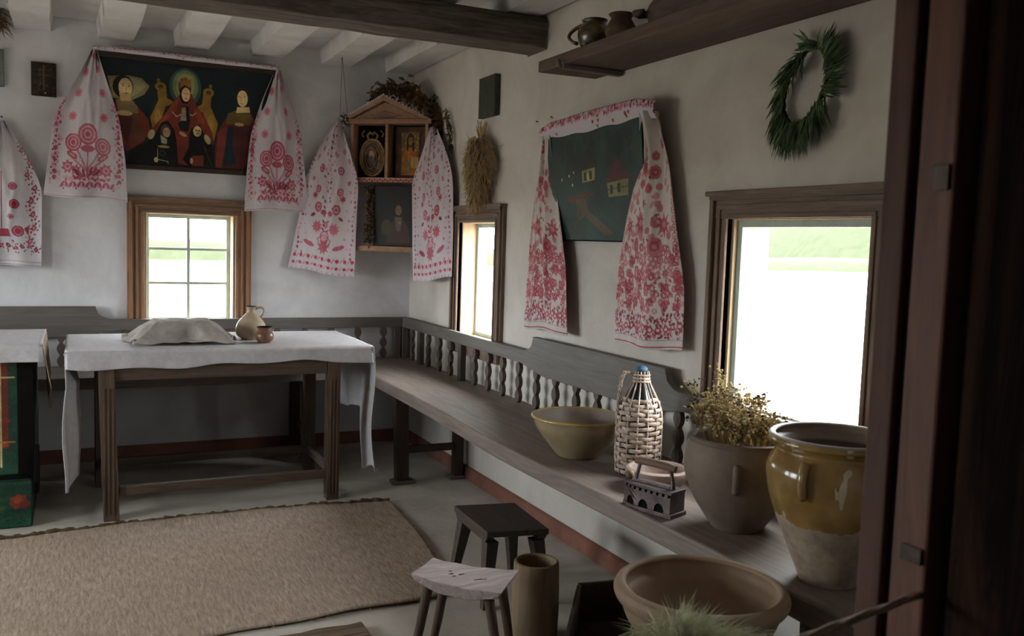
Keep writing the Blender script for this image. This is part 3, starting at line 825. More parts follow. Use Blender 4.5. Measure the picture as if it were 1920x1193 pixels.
for k in range(200): cv.ell(cvr.random()*300, cvr.random()*160, 1.2, .8, (50,84,60))
o = painted_grid('front_painting', 300, 160, lambda u, v: (-3.19+1.03*u, u*0-1.0865, .76-.535*v), aged(cv, 1, .2), 'paint_matte', ch)
cv = Canvas(300, 60, (32,70,52))
for k in range(9):
    x = 15+k*34; cv.star(x, 26, 11, 7, (138,56,40), .75, k); cv.ell(x, 25, 5, 4, (166,84,48)); cv.ell(x+6, 30, 6, 5, (130,50,38)); cv.star(x+16, 34, 7, 3, (56,84,40), .4, k)
for k in range(80): cv.ell(cvr.random()*300, 45+cvr.random()*15, 1.5, 1, (24,50,38))
painted_grid('plinth_painting', 300, 60, lambda u, v: (-3.21+1.10*u, u*0-1.1515, .20-.195*v), aged(cv, 2, .2), 'paint_matte', ch)
cc = thing('chest_cloth', 'pale linen cloth over the top of the green painted chest', 'cloth', (-2.6, -.85, .79))
def ccf(u, v):
    zt = .792
    x = -3.24 + 1.18*u
    if v < .75: y = -.48 - .64*v/.75; z = zt
    else: k = (v-.75)/.25; y = -1.122 - .010*k - .004*math.sin(u*40)*k; z = zt-.003-.072*k
    return (x, y, z)
o = obj('cover', grid_mb(60, 40, ccf), 'linen', cc, smooth=True); solid(o, .003)
def ccs(u, v):                                       # side fall ending in a long point
    y = -1.124 + .60*u; L = .16+.17*min(1, u/.45) - .22*max(0, u-.45)
    x = -2.060 + .026*v*(1-.4*u) + .006*math.sin(u*14)*v
    return (x, y, .790-L*v)
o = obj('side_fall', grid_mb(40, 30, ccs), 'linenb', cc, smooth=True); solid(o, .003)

# ------------------------------------------------------------------ reed mat
def matfn(u, v):
    # corners: far left, far right, near right, near left
    xf = -3.2 + 2.65*u; yf = -1.315 - .02*math.sin(u*7) + .006*math.sin(u*60)
    xn = -3.5 + 2.79*u; yn = -2.66 + .14*u + .006*math.sin(u*45)
    x = xf + (xn-xf)*v; y = yf + (yn-yf)*v
    if u > .999: x += 0
    x += .035*u**3*math.sin(v*3)
    e = (min(v, .12)/.12)
    z = .006 + .006*math.sin(u*9+v*3)**2 + .020*math.exp(-((v-.04)/.05)**2)*(.5+.5*math.sin(u*11)) 
    return (x, y, z)
mt_ = thing('mat', 'large woven straw coloured reed mat with frayed edges on the clay floor', 'mat', (-2, -2, 0))
o = obj('weave', grid_mb(500, 60, matfn), 'mat', mt_, smooth=True); solid(o, .006, -1)
b = MB(); b.tube([(matfn(i/199, 0)[0], matfn(i/199, 0)[1]+.004+.004*math.sin(i*1.7), .012+matfn(i/199, 0)[2]*.4+.002*math.sin(i*2.9)) for i in range(200)], [.011+.003*math.sin(i*1.3)+.002*math.sin(i*.37) for i in range(200)], 8)
obj('far_edge', b, 'strawshade', mt_, smooth=True, label='rolled far edge, its shadow painted in as darker brown')
b = MB()
for i in range(300):
    s_ = rnd.random()
    p = matfn(s_, rnd.choice((0, 0, 1, 1))) if i % 3 else matfn(1, s_)
    a = rnd.random()*2*PI if i % 3 else rnd.uniform(-.6, .9); L = rnd.uniform(.008, .028)
    b.blade([(p[0], p[1], p[2]+.001), (p[0]+L*.5*math.cos(a), p[1]+L*.5*math.sin(a), .006), (p[0]+L*math.cos(a), p[1]+L*math.sin(a), .003)], .0016)
o = obj('fringe', b, 'straw', mt_); o['kind'] = 'stuff'

# plank on the floor at the threshold
b = MB(); vs = []; fs = []; n = 20
for i in range(n+1):
    x = -2.1 + 1.02*i/n; w = .01*math.sin(i*1.9); vs += [(x, -2.99+w, 0.001), (x, -2.99+w, .022), (x, -2.655-.03*(1-i/n)+w*.6, .022), (x, -2.655-.03*(1-i/n)+w*.6, .001)]
for i in range(n):
    for k in range(4): a = i*4+k; c = i*4+(k+1) % 4; fs.append((a, c, c+4, a+4))
fs += [(3,2,1,0), tuple(n*4+k for k in range(4))]
tag(obj('floor_plank', b.add(vs, fs), 'plank', bevel=.004), 'rough worn plank on the floor along the near edge of the reed mat', 'plank')

# ------------------------------------------------------------------ stools, mortar, trough, bowl
def dark_stool():
    t = thing('stool', 'small dark square stool with tapered legs near the bench', 'stool', (-.49, -2.49, 0)); H = .28; bm = []
    A, B_, C_, D = (-.625, -2.335), (-.385, -2.378), (-.412, -2.715), (-.638, -2.672)
    b = MB(); b.hexa([(*p, H-.022) for p in (D, C_, B_, A)], [(*p, H) for p in (D, C_, B_, A)]); obj('seat', b, 'stoold', t, bevel=.004)
    cx, cy = -.515, -2.525
    def ins(p, k): return (cx+(p[0]-cx)*k, cy+(p[1]-cy)*k)
    for p, q in ((A, D), (B_, C_)):
        a_, c_ = ins(p, .97), ins(q, .97); a2, c2 = ins(p, .84), ins(q, .84)
        b = MB()
        poly = [(0, 0), (.06, -.022), (.94, -.022), (1, 0)]
        v0 = [(a_[0]+(c_[0]-a_[0])*s_, a_[1]+(c_[1]-a_[1])*s_, H-.0225+z) for s_, z in poly]; d = (-.03 if p is B_ else .03)
        v1 = [(x+d, y+.004, z) for x, y, z in v0]
        b.add(v0+v1, [(3,2,1,0), (4,5,6,7)] + [(i, (i+1) % 4, 4+(i+1) % 4, 4+i) for i in range(4)])
        obj('apron', b, 'stoold', t, bevel=.002)
    for p in (A, B_, C_, D):
        tx, ty = ins(p, .74); fx, fy = ins(p, .98); w = .024; w2 = .014
        b = MB(); b.hexa([(fx-w2, fy-w2, 0), (fx+w2, fy-w2, 0), (fx+w2, fy+w2, 0), (fx-w2, fy+w2, 0)], [(tx-w, ty-w, H-.0455), (tx+w, ty-w, H-.0455), (tx+w, ty+w, H-.0455), (tx-w, ty+w, H-.0455)])
        obj('leg', b, 'stoold', t, bevel=.003)
dark_stool()
def pale_stool():
    H = .30; t = thing('stool', 'low stool with pale cracked curved top and splayed peg legs', 'stool', (-.885, -3.06, 0))
    A, B_, C_, D = Vector((-1.04, -3.008, H)), Vector((-.926, -2.90, H)), Vector((-.717, -3.09, H)), Vector((-.850, -3.238, H))
    b = MB(); n = 14
    def P(u, v, top):
        p = A.lerp(D, u).lerp(B_.lerp(C_, u), v); k = .010*((u-.5)**2*4) ; e = 4*(u-.5)**2
        q = Vector((p.x, p.y, H - .006 + k + .0015*math.sin(u*17+v*9)))
        if not top: q.z -= .038*(1-.45*e); c = Vector((-.883, -3.06, 0)); q.x += (c.x-q.x)*.07; q.y += (c.y-q.y)*.07
        return q
    vs = []; fs = []
    for top in (1, 0):
        for j in range(n+1):
            for i in range(n+1): vs.append(tuple(P(i/n, j/n, top)))
    N = (n+1)**2; id_ = lambda i, j: j*(n+1)+i
    for j in range(n):
        for i in range(n):
            a = (id_(i, j), id_(i, j+1), id_(i+1, j+1), id_(i+1, j)); fs.append(a); fs.append(tuple(N+k for k in reversed(a)))
    for i in range(n):
        for a, c in ((id_(i, 0), id_(i+1, 0)), (id_(i+1, n), id_(i, n)), (id_(0, i+1), id_(0, i)), (id_(n, i), id_(n, i+1))): fs.append((a, c, N+c, N+a))
    obj('seat', b.add(vs, fs), 'stoolp', t, bevel=.003, auto=40)
    for u, v, L, a in ((.33,.46,.022,.5), (.38,.40,.018,1.2), (.45,.55,.02,.2), (.72,.5,.02,.4), (.66,.42,.026,.3), (.3,.58,.014,2)):
        b = MB(); p = P(u, v, 1); b.box(p.x-L/2, p.x+L/2, p.y-.0022, p.y+.0022, p.z-.002, p.z+.0006); obj('crack', b, 'black', t)
    for u, v, dx, dy in ((.14, .18, -.055, .01), (.2, .75, -.02, .06), (.85, .16, .02, -.075), (.86, .8, .05, -.0)):
        p = P(u, v, 0); b = MB()
        p2 = Vector((p.x+dx, p.y+dy, 0)); m_ = p.lerp(p2, .5)+Vector((.003, .002, 0))
        b.tube([Vector((p.x, p.y, p.z+.012)), m_, p2], [.017, .0145, .012], 8); obj('leg', b, 'stoolleg', t, auto=50)
pale_stool()
vessel('wooden_mortar', 'tall hollow wooden tub like a mortar standing between the stools and the big bowl', 'tub', (-.582, -2.945, 0),
    [(.074,0),(.076,.01),(.078,.10),(.077,.18),(.074,.255),(.073,.262)], 'mortar', 'mortar', th=.012, n=40, floor_z=.03)
def boxtrough():
    t = thing('wooden_trough', 'dark open wooden box on the floor behind the big bowl', 'box', (-.5, -3.15, 0)); H = .15
    P_ = [(-.40, -2.905), (-.235, -2.93), (-.39, -3.46), (-.72, -3.36)]
    b = MB(); b.hexa([(*p, 0.0) for p in P_[::-1]], [(*p, .012) for p in P_[::-1]]); obj('bottom', b, 'blackbox', t)
    for i in range(4):
        p, q = Vector((*P_[i], 0)), Vector((*P_[(i+1) % 4], 0)); d = (q-p).normalized(); nn = Vector((-d.y, d.x, 0))*-.014
        g = d*.0; b = MB(); a_ = p+d*(.0145 if i % 2 else 0); c_ = q-d*(.0145 if i % 2 else 0)
        b.hexa([a_+Vector((0,0,.0125)), a_+nn+Vector((0,0,.0125)), c_+nn+Vector((0,0,.0125)), c_+Vector((0,0,.0125))], [a_+Vector((0,0,H)), a_+nn+Vector((0,0,H)), c_+nn+Vector((0,0,H)), c_+Vector((0,0,H))])
        obj('side', b, 'blackbox', t, bevel=.003)
boxtrough()
def stand():
    t = thing('low_table', 'low plain wooden table under the big buff bowl', 'table', (-.8, -4.0, 0)); H = .393
    b = MB(); b.hexa([(-.72, -3.70, H-.025), (-.545, -3.74, H-.025), (-.60, -4.26, H-.025), (-1.02, -4.2, H-.025)], [(-.72, -3.70, H), (-.545, -3.74, H), (-.60, -4.26, H), (-1.02, -4.2, H)])
    obj('table_top', b, 'plank', t, bevel=.004)
    for x, y in ((-.70, -3.74), (-.585, -3.78), (-.66, -4.18), (-.93, -4.14)): obj('leg', MB().box(x-.02, x+.02, y-.02, y+.02, 0, H-.0255), 'stoolleg', t, bevel=.003)
stand()
BB = (-.699, -3.933, .394)
vessel('big_bowl', 'large wide buff clay bowl with thick rolled rim, feather grass before it', 'bowl', BB,
    sm([(.082,0),(.115,.03),(.157,.085),(.174,.125),(.187,.140),(.191,.155),(.186,.166)]), 'bigbowl', 'bigbowl', th=.022, n=72, floor_z=.02)

# feather grass standing in a tall jar in front of the bowl
def feather():
    t = thing('feather_grass', 'bunch of pale green feather grass arching before the big bowl', 'dried grass', (-1.06, -4.33, 0))
    r = random.Random(11)
    vs_ = vessel('tall_jar', 'tall dark jar holding the feather grass below the picture edge', 'jar', (-1.06, -4.33, 0), sm([(.07,0),(.09,.1),(.085,.3),(.05,.42),(.055,.46)]), 'dullpot', 'black')
    st = MB(); pl = MB()
    def pt(s, a0, a1):
        return None
    J = Vector((-1.06, -4.33, .44)); cr = Vector((.9, -.436, 0)); fw = Vector((.436, .9, 0))
    for i in range(100):
        side = r.uniform(-.35, 1) if r.random() < .7 else r.uniform(.2, 1); dep_ = r.gauss(0, .35)
        sp = r.uniform(.08, .30)*abs(side)**.8; top = r.uniform(.232, .262) - .02*abs(side)
        base = J + Vector((r.uniform(-.015,.015), r.uniform(-.015,.015), 0))
        hd = (cr*side + fw*dep_*.4); hd = hd.normalized() if hd.length > 1e-3 else cr
        pts = []
        for k in range(11):
            s = k/10; pts.append(base + hd*(sp*(s**1.7)) + Vector((0, 0, top*math.sin(min(1, s*1.2)*PI/2) - .30*sp*max(0, s-.6)**1.2*2.2)))
        st.tube(pts, [.0011]*6+[.0009]*5, 3)
        for j in range(26):
            s = .5+.5*j/26; i0 = min(9, int(s*10)); p = pts[i0].lerp(pts[i0+1], s*10-i0); d = (pts[i0+1]-pts[i0]).normalized()
            e = (d + Vector((r.gauss(0,.22), r.gauss(0,.22), r.gauss(.0,.2)))).normalized(); L = r.uniform(.025, .07)
            q = p + e*L*.5; q2 = p + e*L + Vector((0,0,-.010))
            pl.blade([p, q, q2], .0006)
    obj('stems', st, 'feather', t); o = obj('plumes', pl, 'feather', t); o['kind'] = 'stuff'
feather()

# ------------------------------------------------------------------ crocks on the bench
vessel('bowl', 'wide ochre glazed bowl with a yellow rim on the bench', 'bowl', (-.308, -2.715, ZS+.001),
    sm([(.068,0),(.078,.006),(.118,.055),(.150,.098),(.162,.128),(.168,.142)]), 'bowl_y', 'bowl_in', th=.008, n=64, rim=(.0055, 'rimg'), handles=[])
def wicker_bottle():
    t = thing('wicker_bottle', 'tall bottle wrapped in wicker with a looped rope handle on the bench', 'bottle', (-.240, -2.998, ZS+.001))
    prof = sm([(.062,0),(.068,.02),(.069,.10),(.069,.18),(.062,.225),(.040,.275),(.024,.312),(.022,.345)], 5)
    b = MB(); b.lathe([(1e-4,0)]+[(max(r-.004,.01), z) for r, z in prof]+[(.014,.345),(.012,.30)], (0,0,0), 32); obj('bottle', b, 'glassdark', t, smooth=True, world=False)
    def R_(z):
        for (r0, z0), (r1, z1) in zip(prof[:-1], prof[1:]):
            if z <= z1: return r0+(r1-r0)*(z-z0)/max(z1-z0, 1e-6)
        return prof[-1][0]
    wk = MB(); nr = 14
    for i in range(nr):
        a = 2*PI*i/nr
        wk.tube([((R_(z)+.0065*(1-max(0, z-.25)*8))*math.cos(a), (R_(z)+.0065*(1-max(0, z-.25)*8))*math.sin(a), z) for z in [.345*k/24 for k in range(25)]], .0026, 5)
    r = random.Random(2)
    z = .012; row = 0
    while z < .262:
        pts = []; n = nr*4
        for k in range(n+1):
            a = 2*PI*k/n; ph = math.cos(nr*a/2*1.0 + PI*row) ; 
            w = .0035*math.cos(PI*(k/2.0)/2*1.0 + PI*row)
            pts.append(((R_(z)+.0035+w)*math.cos(a), (R_(z)+.0035+w)*math.sin(a), z+.003*math.sin(a*2+row)+r.uniform(-.0012,.0012)))
        wk.tube(pts, .0028, 6, False, 2.75)
        z += .0150; row += 1
    for z in (.312, .322, .333): wk.tube([((R_(z)+.004)*math.cos(a), (R_(z)+.004)*math.sin(a), z) for a in [2*PI*k/24 for k in range(25)]], .004, 6, False)
    obj('wicker', wk, 'wicker', t, smooth=True, world=False)
    b = MB(); b.ball((0,0,0), .02, 8, .6); b.v = [(x, y, z+.352) for x, y, z in b.v]; obj('stopper', b, 'bluecap', t, smooth=True, world=False)
    d = Vector((-.9, .44, 0))
    def hp(s): 
        L = [(.024,.325),(.038,.338),(.056,.338),(.066,.318),(.070,.27),(.0745,.22),(.0745,.15),(.0745,.08),(.074,.03)]
        i = min(int(s*8), 7); k = s*8-i; return d*(L[i][0]*(1-k)+L[i+1][0]*k) + Vector((0,0,L[i][1]*(1-k)+L[i+1][1]*k))
    b = MB()
    for ph in (0, 2*PI/3, 4*PI/3):
        b.tube([hp(s/60)+Vector((0, .0035*math.cos(s*.9+ph), .0035*math.sin(s*.9+ph))) + d*(.0035*math.sin(s*.9+ph)) for s in range(60)], .0032, 6)
    obj('rope_handle', b, 'wicker', t, smooth=True, world=False)
wicker_bottle()
vessel('wooden_bowl', 'shallow pale wooden bowl behind the charcoal iron', 'bowl', (-.285, -3.176, ZS+.001),
    sm([(.058,0),(.082,.02),(.097,.048),(.100,.062)]), 'woodbowl', 'woodbowl', th=.018, n=48, floor_z=.018)

def charcoal_iron():
    a = math.atan2(.171, -.061)                     # nose direction
    t = thing('charcoal_iron', 'old cast charcoal iron with arched vents and wooden grip at the bench edge', 'iron', (-.440, -3.362, ZS+.001), None, a)
    L, Wd = .185, .036
    def taper(x): k = max(0, (x-.02)/(L/2-.02)); return Wd*(1-.82*k**1.6)
    def pr(poly, y0=-1, y1=1, ins=0):
        b = MB(); n = len(poly); vs = [(x, s*(taper(x)-ins), z) for s in (y0, y1) for x, z in poly]
        return b.add(vs, [tuple(range(n)), tuple(range(2*n-1, n-1, -1))] + [((i+1) % n, i, n+i, n+(i+1) % n) for i in range(n)])
    h = L/2
    base = [(-h-.006, 0)] + [(-h+L*k/8, 0) for k in range(1, 9)] + [(h, .012)] + [(-h+L*k/8, .012) for k in range(7, 0, -1)] + [(-h-.006, .012)]
    obj('sole', pr(base, -1.08, 1.08), 'iron', t, world=False, bevel=.001)
    # body wall with arches cut from its foot and a toothed top edge
    bot = [(-h, .0125)]
    for c in (-.055, 0.0, .05):
        bot += [(c-.017, .0125)] + [(c-.017*math.cos(PI*k/8), .0125+.024*math.sin(PI*k/8)) for k in range(1, 8)] + [(c+.017, .0125)]
    bot += [(h-.006, .0125)]
    top = []
    nt_ = 9
    for k in range(nt_):
        x1 = h-.006-(L-.006)*k/nt_; x0 = h-.006-(L-.006)*(k+1)/nt_
        top += [(x1-.001, .066), (x1-.001-(x1-x0)*.5, .066), (x1-.001-(x1-x0)*.5, .058), (x0+.001, .058)]
    obj('body', pr(bot+top+[(-h, .066)]), 'iron', t, world=False)
    inn = [(-h+.004, .013)] + [(-h+L*k/8, .013) for k in range(1, 8)] + [(h-.02, .013), (h-.02, .064)] + [(-h+L*k/8, .064) for k in range(7, 0, -1)] + [(-h+.004, .064)]
    obj('fire_box', pr(inn, ins=.004), 'black', t, world=False)
    lid = [(-h-.003, .0665)] + [(-h+L*k/8, .0665) for k in range(1, 9)] + [(h, .075)] + [(-h+L*k/8, .075) for k in range(7, 0, -1)] + [(-h-.003, .075)]
    obj('lid', pr(lid), 'iron', t, world=False, bevel=.001)
    b = MB(); b.tube([(-.075, 0, .0755), (-.076, 0, .09), (-.066, 0, .130)], [.009, .006, .0055], 8); b.tube([(.048, 0, .0755), (.05, 0, .09), (.040, 0, .130)], [.009, .006, .0055], 8); b.box(-.07, .046, -.009, .009, .0755, .082)
    hp_ = obj('handle_post', b, 'iron', t, world=False, auto=50)
    b = MB(); b.tube([(-.082, 0, .134), (-.06, 0, .1365), (-.01, 0, .138), (.035, 0, .1365), (.056, 0, .134)], [.0095, .0115, .012, .0115, .0095], 12); obj('grip', b, 'grip', hp_, world=False, auto=50)
    b = MB(); b.ball((.076, 0, .088), .013, 8); b.tube([(.07, 0, .075), (.074, 0, .086)], .005, 8); obj('latch_knob', b, 'grip', t, smooth=True, world=False)
charcoal_iron()

pot1 = vessel('clay_pot', 'big grey brown unglazed pot filled with dried flowers on the bench', 'pot', (-.305, -3.580, ZS+.001),
    sm([(.066,0),(.076,.012),(.118,.075),(.145,.14),(.150,.19),(.140,.235),(.134,.242),(.137,.25)]), 'claypot', 'claypot', th=.010, n=64,
    handles=[((-.098,-.104,.20), (-.093,-.098,.13), (-.010,-.012,0), .010, 1.0), ((.098,.104,.20), (.093,.098,.13), (.010,.012,0), .010, 1.0)])
pot2 = vessel('glazed_pot', 'tall two handled pot, yellow glaze above bare clay, nearest on the bench', 'pot', (-.362, -3.970, ZS+.001),
    sm([(.066,0),(.070,.012),(.098,.08),(.135,.17),(.151,.235),(.150,.27),(.136,.297),(.130,.308),(.140,.320),(.152,.328),(.150,.338)]), 'glazed', 'bowl_in', th=.016, n=72,
    handles=[((-.137,-.048,.295), (-.142,-.052,.22), (-.012,-.005,0), .010, 1.0), ((.137,.048,.295), (.142,.052,.22), (.012,.005,0), .010, 1.0)])

def flowers():
    t = thing('dried_flowers', 'bunch of dried yellowish flower heads standing in the grey brown pot', 'dried flowers', (-.305, -3.580, ZS+.15))
    r = random.Random(9); st = MB(); hd = MB(); hd2 = MB()
    for i in range(230):
        back = r.random()
        # leans to the far left of the pot rim
        tx = -.305 + r.uniform(-.085, .085); ty = -3.58 + r.uniform(-.10, .14)
        lean = (ty+3.58)/.14
        tz = ZS + .26 + r.uniform(.0, .055) + (.07*max(0, lean)+.02)*r.random() + (.05 if r.random() < .08 else 0)
        p0 = Vector((-.305+(tx+.305)*.3, -3.58+(ty+3.58)*.3, ZS+.06)); p2 = Vector((tx, ty, tz)); m_ = p0.lerp(p2, .6)+Vector((r.uniform(-.01,.01), r.uniform(-.01,.01), 0))
        st.tube([p0, m_, p2], .0009, 3)
        B_ = hd2 if r.random() < .3 else hd
        for k in range(r.randint(6, 12)):
            q = p2 + Vector((r.gauss(0,.011), r.gauss(0,.011), r.gauss(-.006,.010))); st.tube([m_.lerp(p2,.7), q], .0006, 3); B_.ball(q, r.uniform(.0022,.0052), 4, .8)
            if k % 3 == 0: B_.leaf(q, (r.uniform(-1,1), r.uniform(-1,1), r.uniform(-.3,.8)), (0,0,1), .012, .006)
    obj('stems', st, 'dried', t); o = obj('flower_heads', hd, 'dried', t); o['kind'] = 'stuff'; o = obj('dark_flower_heads', hd2, 'driedd', t, label='dark brown seed heads'); o['kind'] = 'stuff'
flowers()

# ------------------------------------------------------------------ embroidery patterns
R1, R2, RP, LN = (168,70,88), (132,46,66), (200,138,152), (196,189,193)
def edge_flowers(c, xs, y0, y1, n, r, seed=1):
    q = random.Random(seed)
    for x in xs:
        for k in range(n):
            y = y0+(y1-y0)*(k+.5)/n; c.ell(x+q.uniform(-2, 2), y, r*q.uniform(.7, 1.1), r*q.uniform(.7, 1), q.choice([RP, R1]), q.uniform(0, 3))
            c.ell(x+q.uniform(-1, 1), y, r*.4, r*.4, R2); c.ell(x+r*1.1*q.choice([-1, 1]), y+r*.9, r*.35, r*.35, q.choice([R2, (96,30,60)]))
def cv_roses(seed=1):
    c = Canvas(200, 360, LN); q = random.Random(seed)
    edge_flowers(c, (20, 180), 110, 318, 16, 6, seed)
    for x, y in ((74,60),(122,50),(62,112),(138,108),(58,170),(142,168),(100,20)): c.star(x, y, 13, 8, RP, .75, x); c.ell(x, y, 9, 9, (196,104,122)); c.star(x, y, 5, 5, R1, .4)
    for p in (((100,300),(98,235)), ((98,292),(70,238)), ((100,292),(134,242)), ((100,296),(60,262)), ((100,296),(140,266))): c.line(list(p), 4, R1); c.line(list(p), 1.4, RP)
    c.rose(100, 210, 24, R1, RP); c.rose(64, 230, 20, R1, RP); c.rose(138, 236, 20, R1, RP)
    c.ell(100, 243, 17, 8, R1); c.ell(62, 258, 15, 6, R1, .5); c.ell(62, 258, 9, 2.5, RP, .5); c.ell(138, 262, 15, 6, R1, -.5); c.ell(138, 262, 9, 2.5, RP, -.5)
    for x, y, r in ((52,285,17),(72,292,13),(146,290,18),(126,296,12)): c.star(x, y, r, 7, R1, .6, x); c.ell(x, y, r*.45, r*.45, RP); c.star(x, y, r*.3, 5, R2)
    for k in range(7): c.ell(76+k*8, 298+4*math.sin(k), 3.4, 13, R1 if k % 2 else R2, (k-3)*.28)
    for k in range(13):
        x = 42+k*10; c.ell(x, 325, 3.4, 8, R1, .45*(-1)**k); c.ell(x+5, 328, 2.2, 5, RP, -.4*(-1)**k)
        if k % 3 == 0: c.ell(x+3, 334, 2, 2, R2)
    c.line([(0,356),(200,356)], 2.4, (150,70,90))
    for k in range(24): c.line([(k*9+2, 342), (k*9+5, 347)], 1, (170,160,166))
    for s in (1, -1):
        for k in range(34): c.ell(100+s*(66+q.uniform(0, 22)), 120+k*6.2, q.uniform(2, 4.5), q.uniform(2, 5), q.choice([RP, RP, (214,168,180), R1]), q.random()*3)
    for k in range(30): c.ell(46+k*3.7, 312+q.uniform(-6, 3), 3, 4, q.choice([RP, R1]), q.random()*3)
    return aged(c, seed, .05, 5, LN)
def cv_sprigs(seed=3):
    c = Canvas(200, 420, (198,188,193)); q = random.Random(seed)
    def mir(f, *a):
        for s in (1, -1): f(s, *a)
    for y in range(30, 350, 12):
        for s in (1, -1):
            w = 8+ (6 if y % 24 == 6 else 0)
            c.ell(100+s*w*q.uniform(.4, 1.4), y+q.uniform(-3, 3), 2.6, 4.4, q.choice([R1, R2, RP]), s*.7)
    for s in (1, -1):
        for x, y, r in ((34,150,9),(36,205,8),(58,180,5),(30,250,10),(20,110,5),(62,120,6),(50,70,5),(44,96,6)):
            c.ell(100+s*x, y, r, r*1.3, R1); c.ell(100+s*x, y, r*.6, r*.85, RP); c.ell(100+s*x, y, r*.3, r*.4, R1)
        c.star(100+s*44, 222, 11, 6, R1, .45, s); c.star(100+s*28, 300, 17, 9, (190,88,104), .6, s); c.ell(100+s*46, 345, 17, 6, R1, s*-.35); c.ell(100+s*12, 262, 9, 7, R1)
        c.ell(100+s*44, 272, 8, 4, R2, s*.5); c.line([(100+s*4, 318), (100+s*22, 330), (100+s*12, 350)], 3, R1)
        for k in range(26): 
            y = 70+k*12; c.ell(100+s*(84+3*math.sin(k)), y, 4*q.uniform(.6, 1), 5*q.uniform(.6, 1), q.choice([R1, RP, RP, R2]), q.uniform(0, 3))
            if k % 2: c.ell(100+s*(66+6*math.sin(k*2)), y, 2.4, 4, q.choice([R1, RP]), q.uniform(0, 3))
    c.star(100, 348, 22, 9, R1, .55); c.ell(100, 325, 9, 9, RP); c.ring(100, 322, 14, 3, R1); c.ell(100, 292, 6, 9, R1); c.ell(100, 292, 3, 5, RP)
    c.star(100, 150, 9, 6, RP, .5)
    for k in range(9):
        for j in (0, 1):
            x = 14+k*22; c.ell(x, 378+j*20, 5, 5, (184,44,66)); c.line([(x+8, 382+j*20), (x+14, 374+j*20)], 2, R1)
    for k in range(26):
        if k % 2: c.line([(k*8, 416), (k*8+4, 416)], 1.4, (150,90,110))
    return aged(c, seed, .05, 5, LN)
def cv_dense(seed=5, w=220, h=480):
    c = Canvas(w, h, (194,186,180)); q = random.Random(seed); A, B_, P_ = (148,54,68), (116,40,54), (180,108,114)
    for k in range(150):
        x, y = q.random()*w, q.uniform(275, 400); c.ell(x, y, q.uniform(5, 9), q.uniform(5, 10), q.choice([(168,84,94), (176,98,104), A]), q.random()*3, .85); c.ell(x, y, 2.4, 3.2, (200,170,168))
    for k in range(60):
        x, y = w*q.uniform(.12, .88), q.uniform(95, 270); c.ell(x, y, q.uniform(4, 8), q.uniform(6, 11), q.choice([(180,112,116), (170,90,98)]), q.random()*3, .8)
    for y, n in ((300, 5), (330, 6), (358, 6), (386, 7)):
        for i in range(n):
            x = w*(i+.5)/n + q.uniform(-7, 7); r = q.uniform(11, 17); c.star(x, y+q.uniform(-6, 6), r, q.choice([6, 7, 8]), q.choice([A, (164,70,84)]), .6, q.random()*3); c.ell(x, y, r*.42, r*.42, P_); c.ell(x, y, r*.22, r*.22, A)
    for k in range(300):
        x, y = q.random()*w, 405+q.random()*48; c.ell(x, y, 2.8, 2.8, q.choice([A, A, B_, P_]))
    for k in range(90):
        x, y = q.random()*w, 285+q.random()*120; c.ell(x, y, 2.2, 4.2, q.choice([A, P_, (206,198,194)]), q.random()*3)
    for k in range(12): c.ell(w*(k+.5)/12, 432+4*math.sin(k), 7, 7, A); c.ell(w*(k+.5)/12, 432+4*math.sin(k), 3.4, 3.4, (214,180,180))
    for x, y, r in ((w*.42,228,30),(w*.76,232,26),(w*.2,236,18),(w*.5,190,12)):
        c.star(x, y, r, 8, (166,78,88), .5, x); c.star(x, y, r*.62, 8, A, .5, x); c.ell(x, y, r*.25, r*.25, P_)
    for x, y, rx, ry in ((w*.34,274,9,17),(w*.66,274,17,18),(w*.5,262,8,10),(w*.16,278,9,11),(w*.56,160,10,10),(w*.42,120,15,14),(w*.62,128,14,14),(w*.5,96,9,15),(w*.4,150,20,10),(w*.3,60,6,10),(w*.7,70,7,12),(w*.62,96,9,9)):
        c.ell(x, y, rx, ry, (172,84,94)); c.ell(x, y, rx*.55, ry*.55, A); c.ell(x, y, rx*.25, ry*.25, P_)
    for k in range(30):
        x, y = w*(.25+.5*q.random()), 90+q.random()*190; c.ell(x, y, 2.6, 4.6, q.choice([A, P_]), q.random()*3)
    for xs in (.07, .93):
        for k in range(18): y = 120+k*17; c.ring(w*xs, y, 6.5, 2.4, (176,80,90)); c.ell(w*xs, y, 2, 2, A)
    for k in range(6): c.ell(w*q.uniform(.2,.85), 20+k*12, 4, 8, (176,60,70), q.random())
    c.line([(0,456),(w,456)], 1, (150,120,120)); c.line([(0,474),(w,474)], 4, (158,56,70))
    return aged(c, seed, .06, 6, (194,186,180))
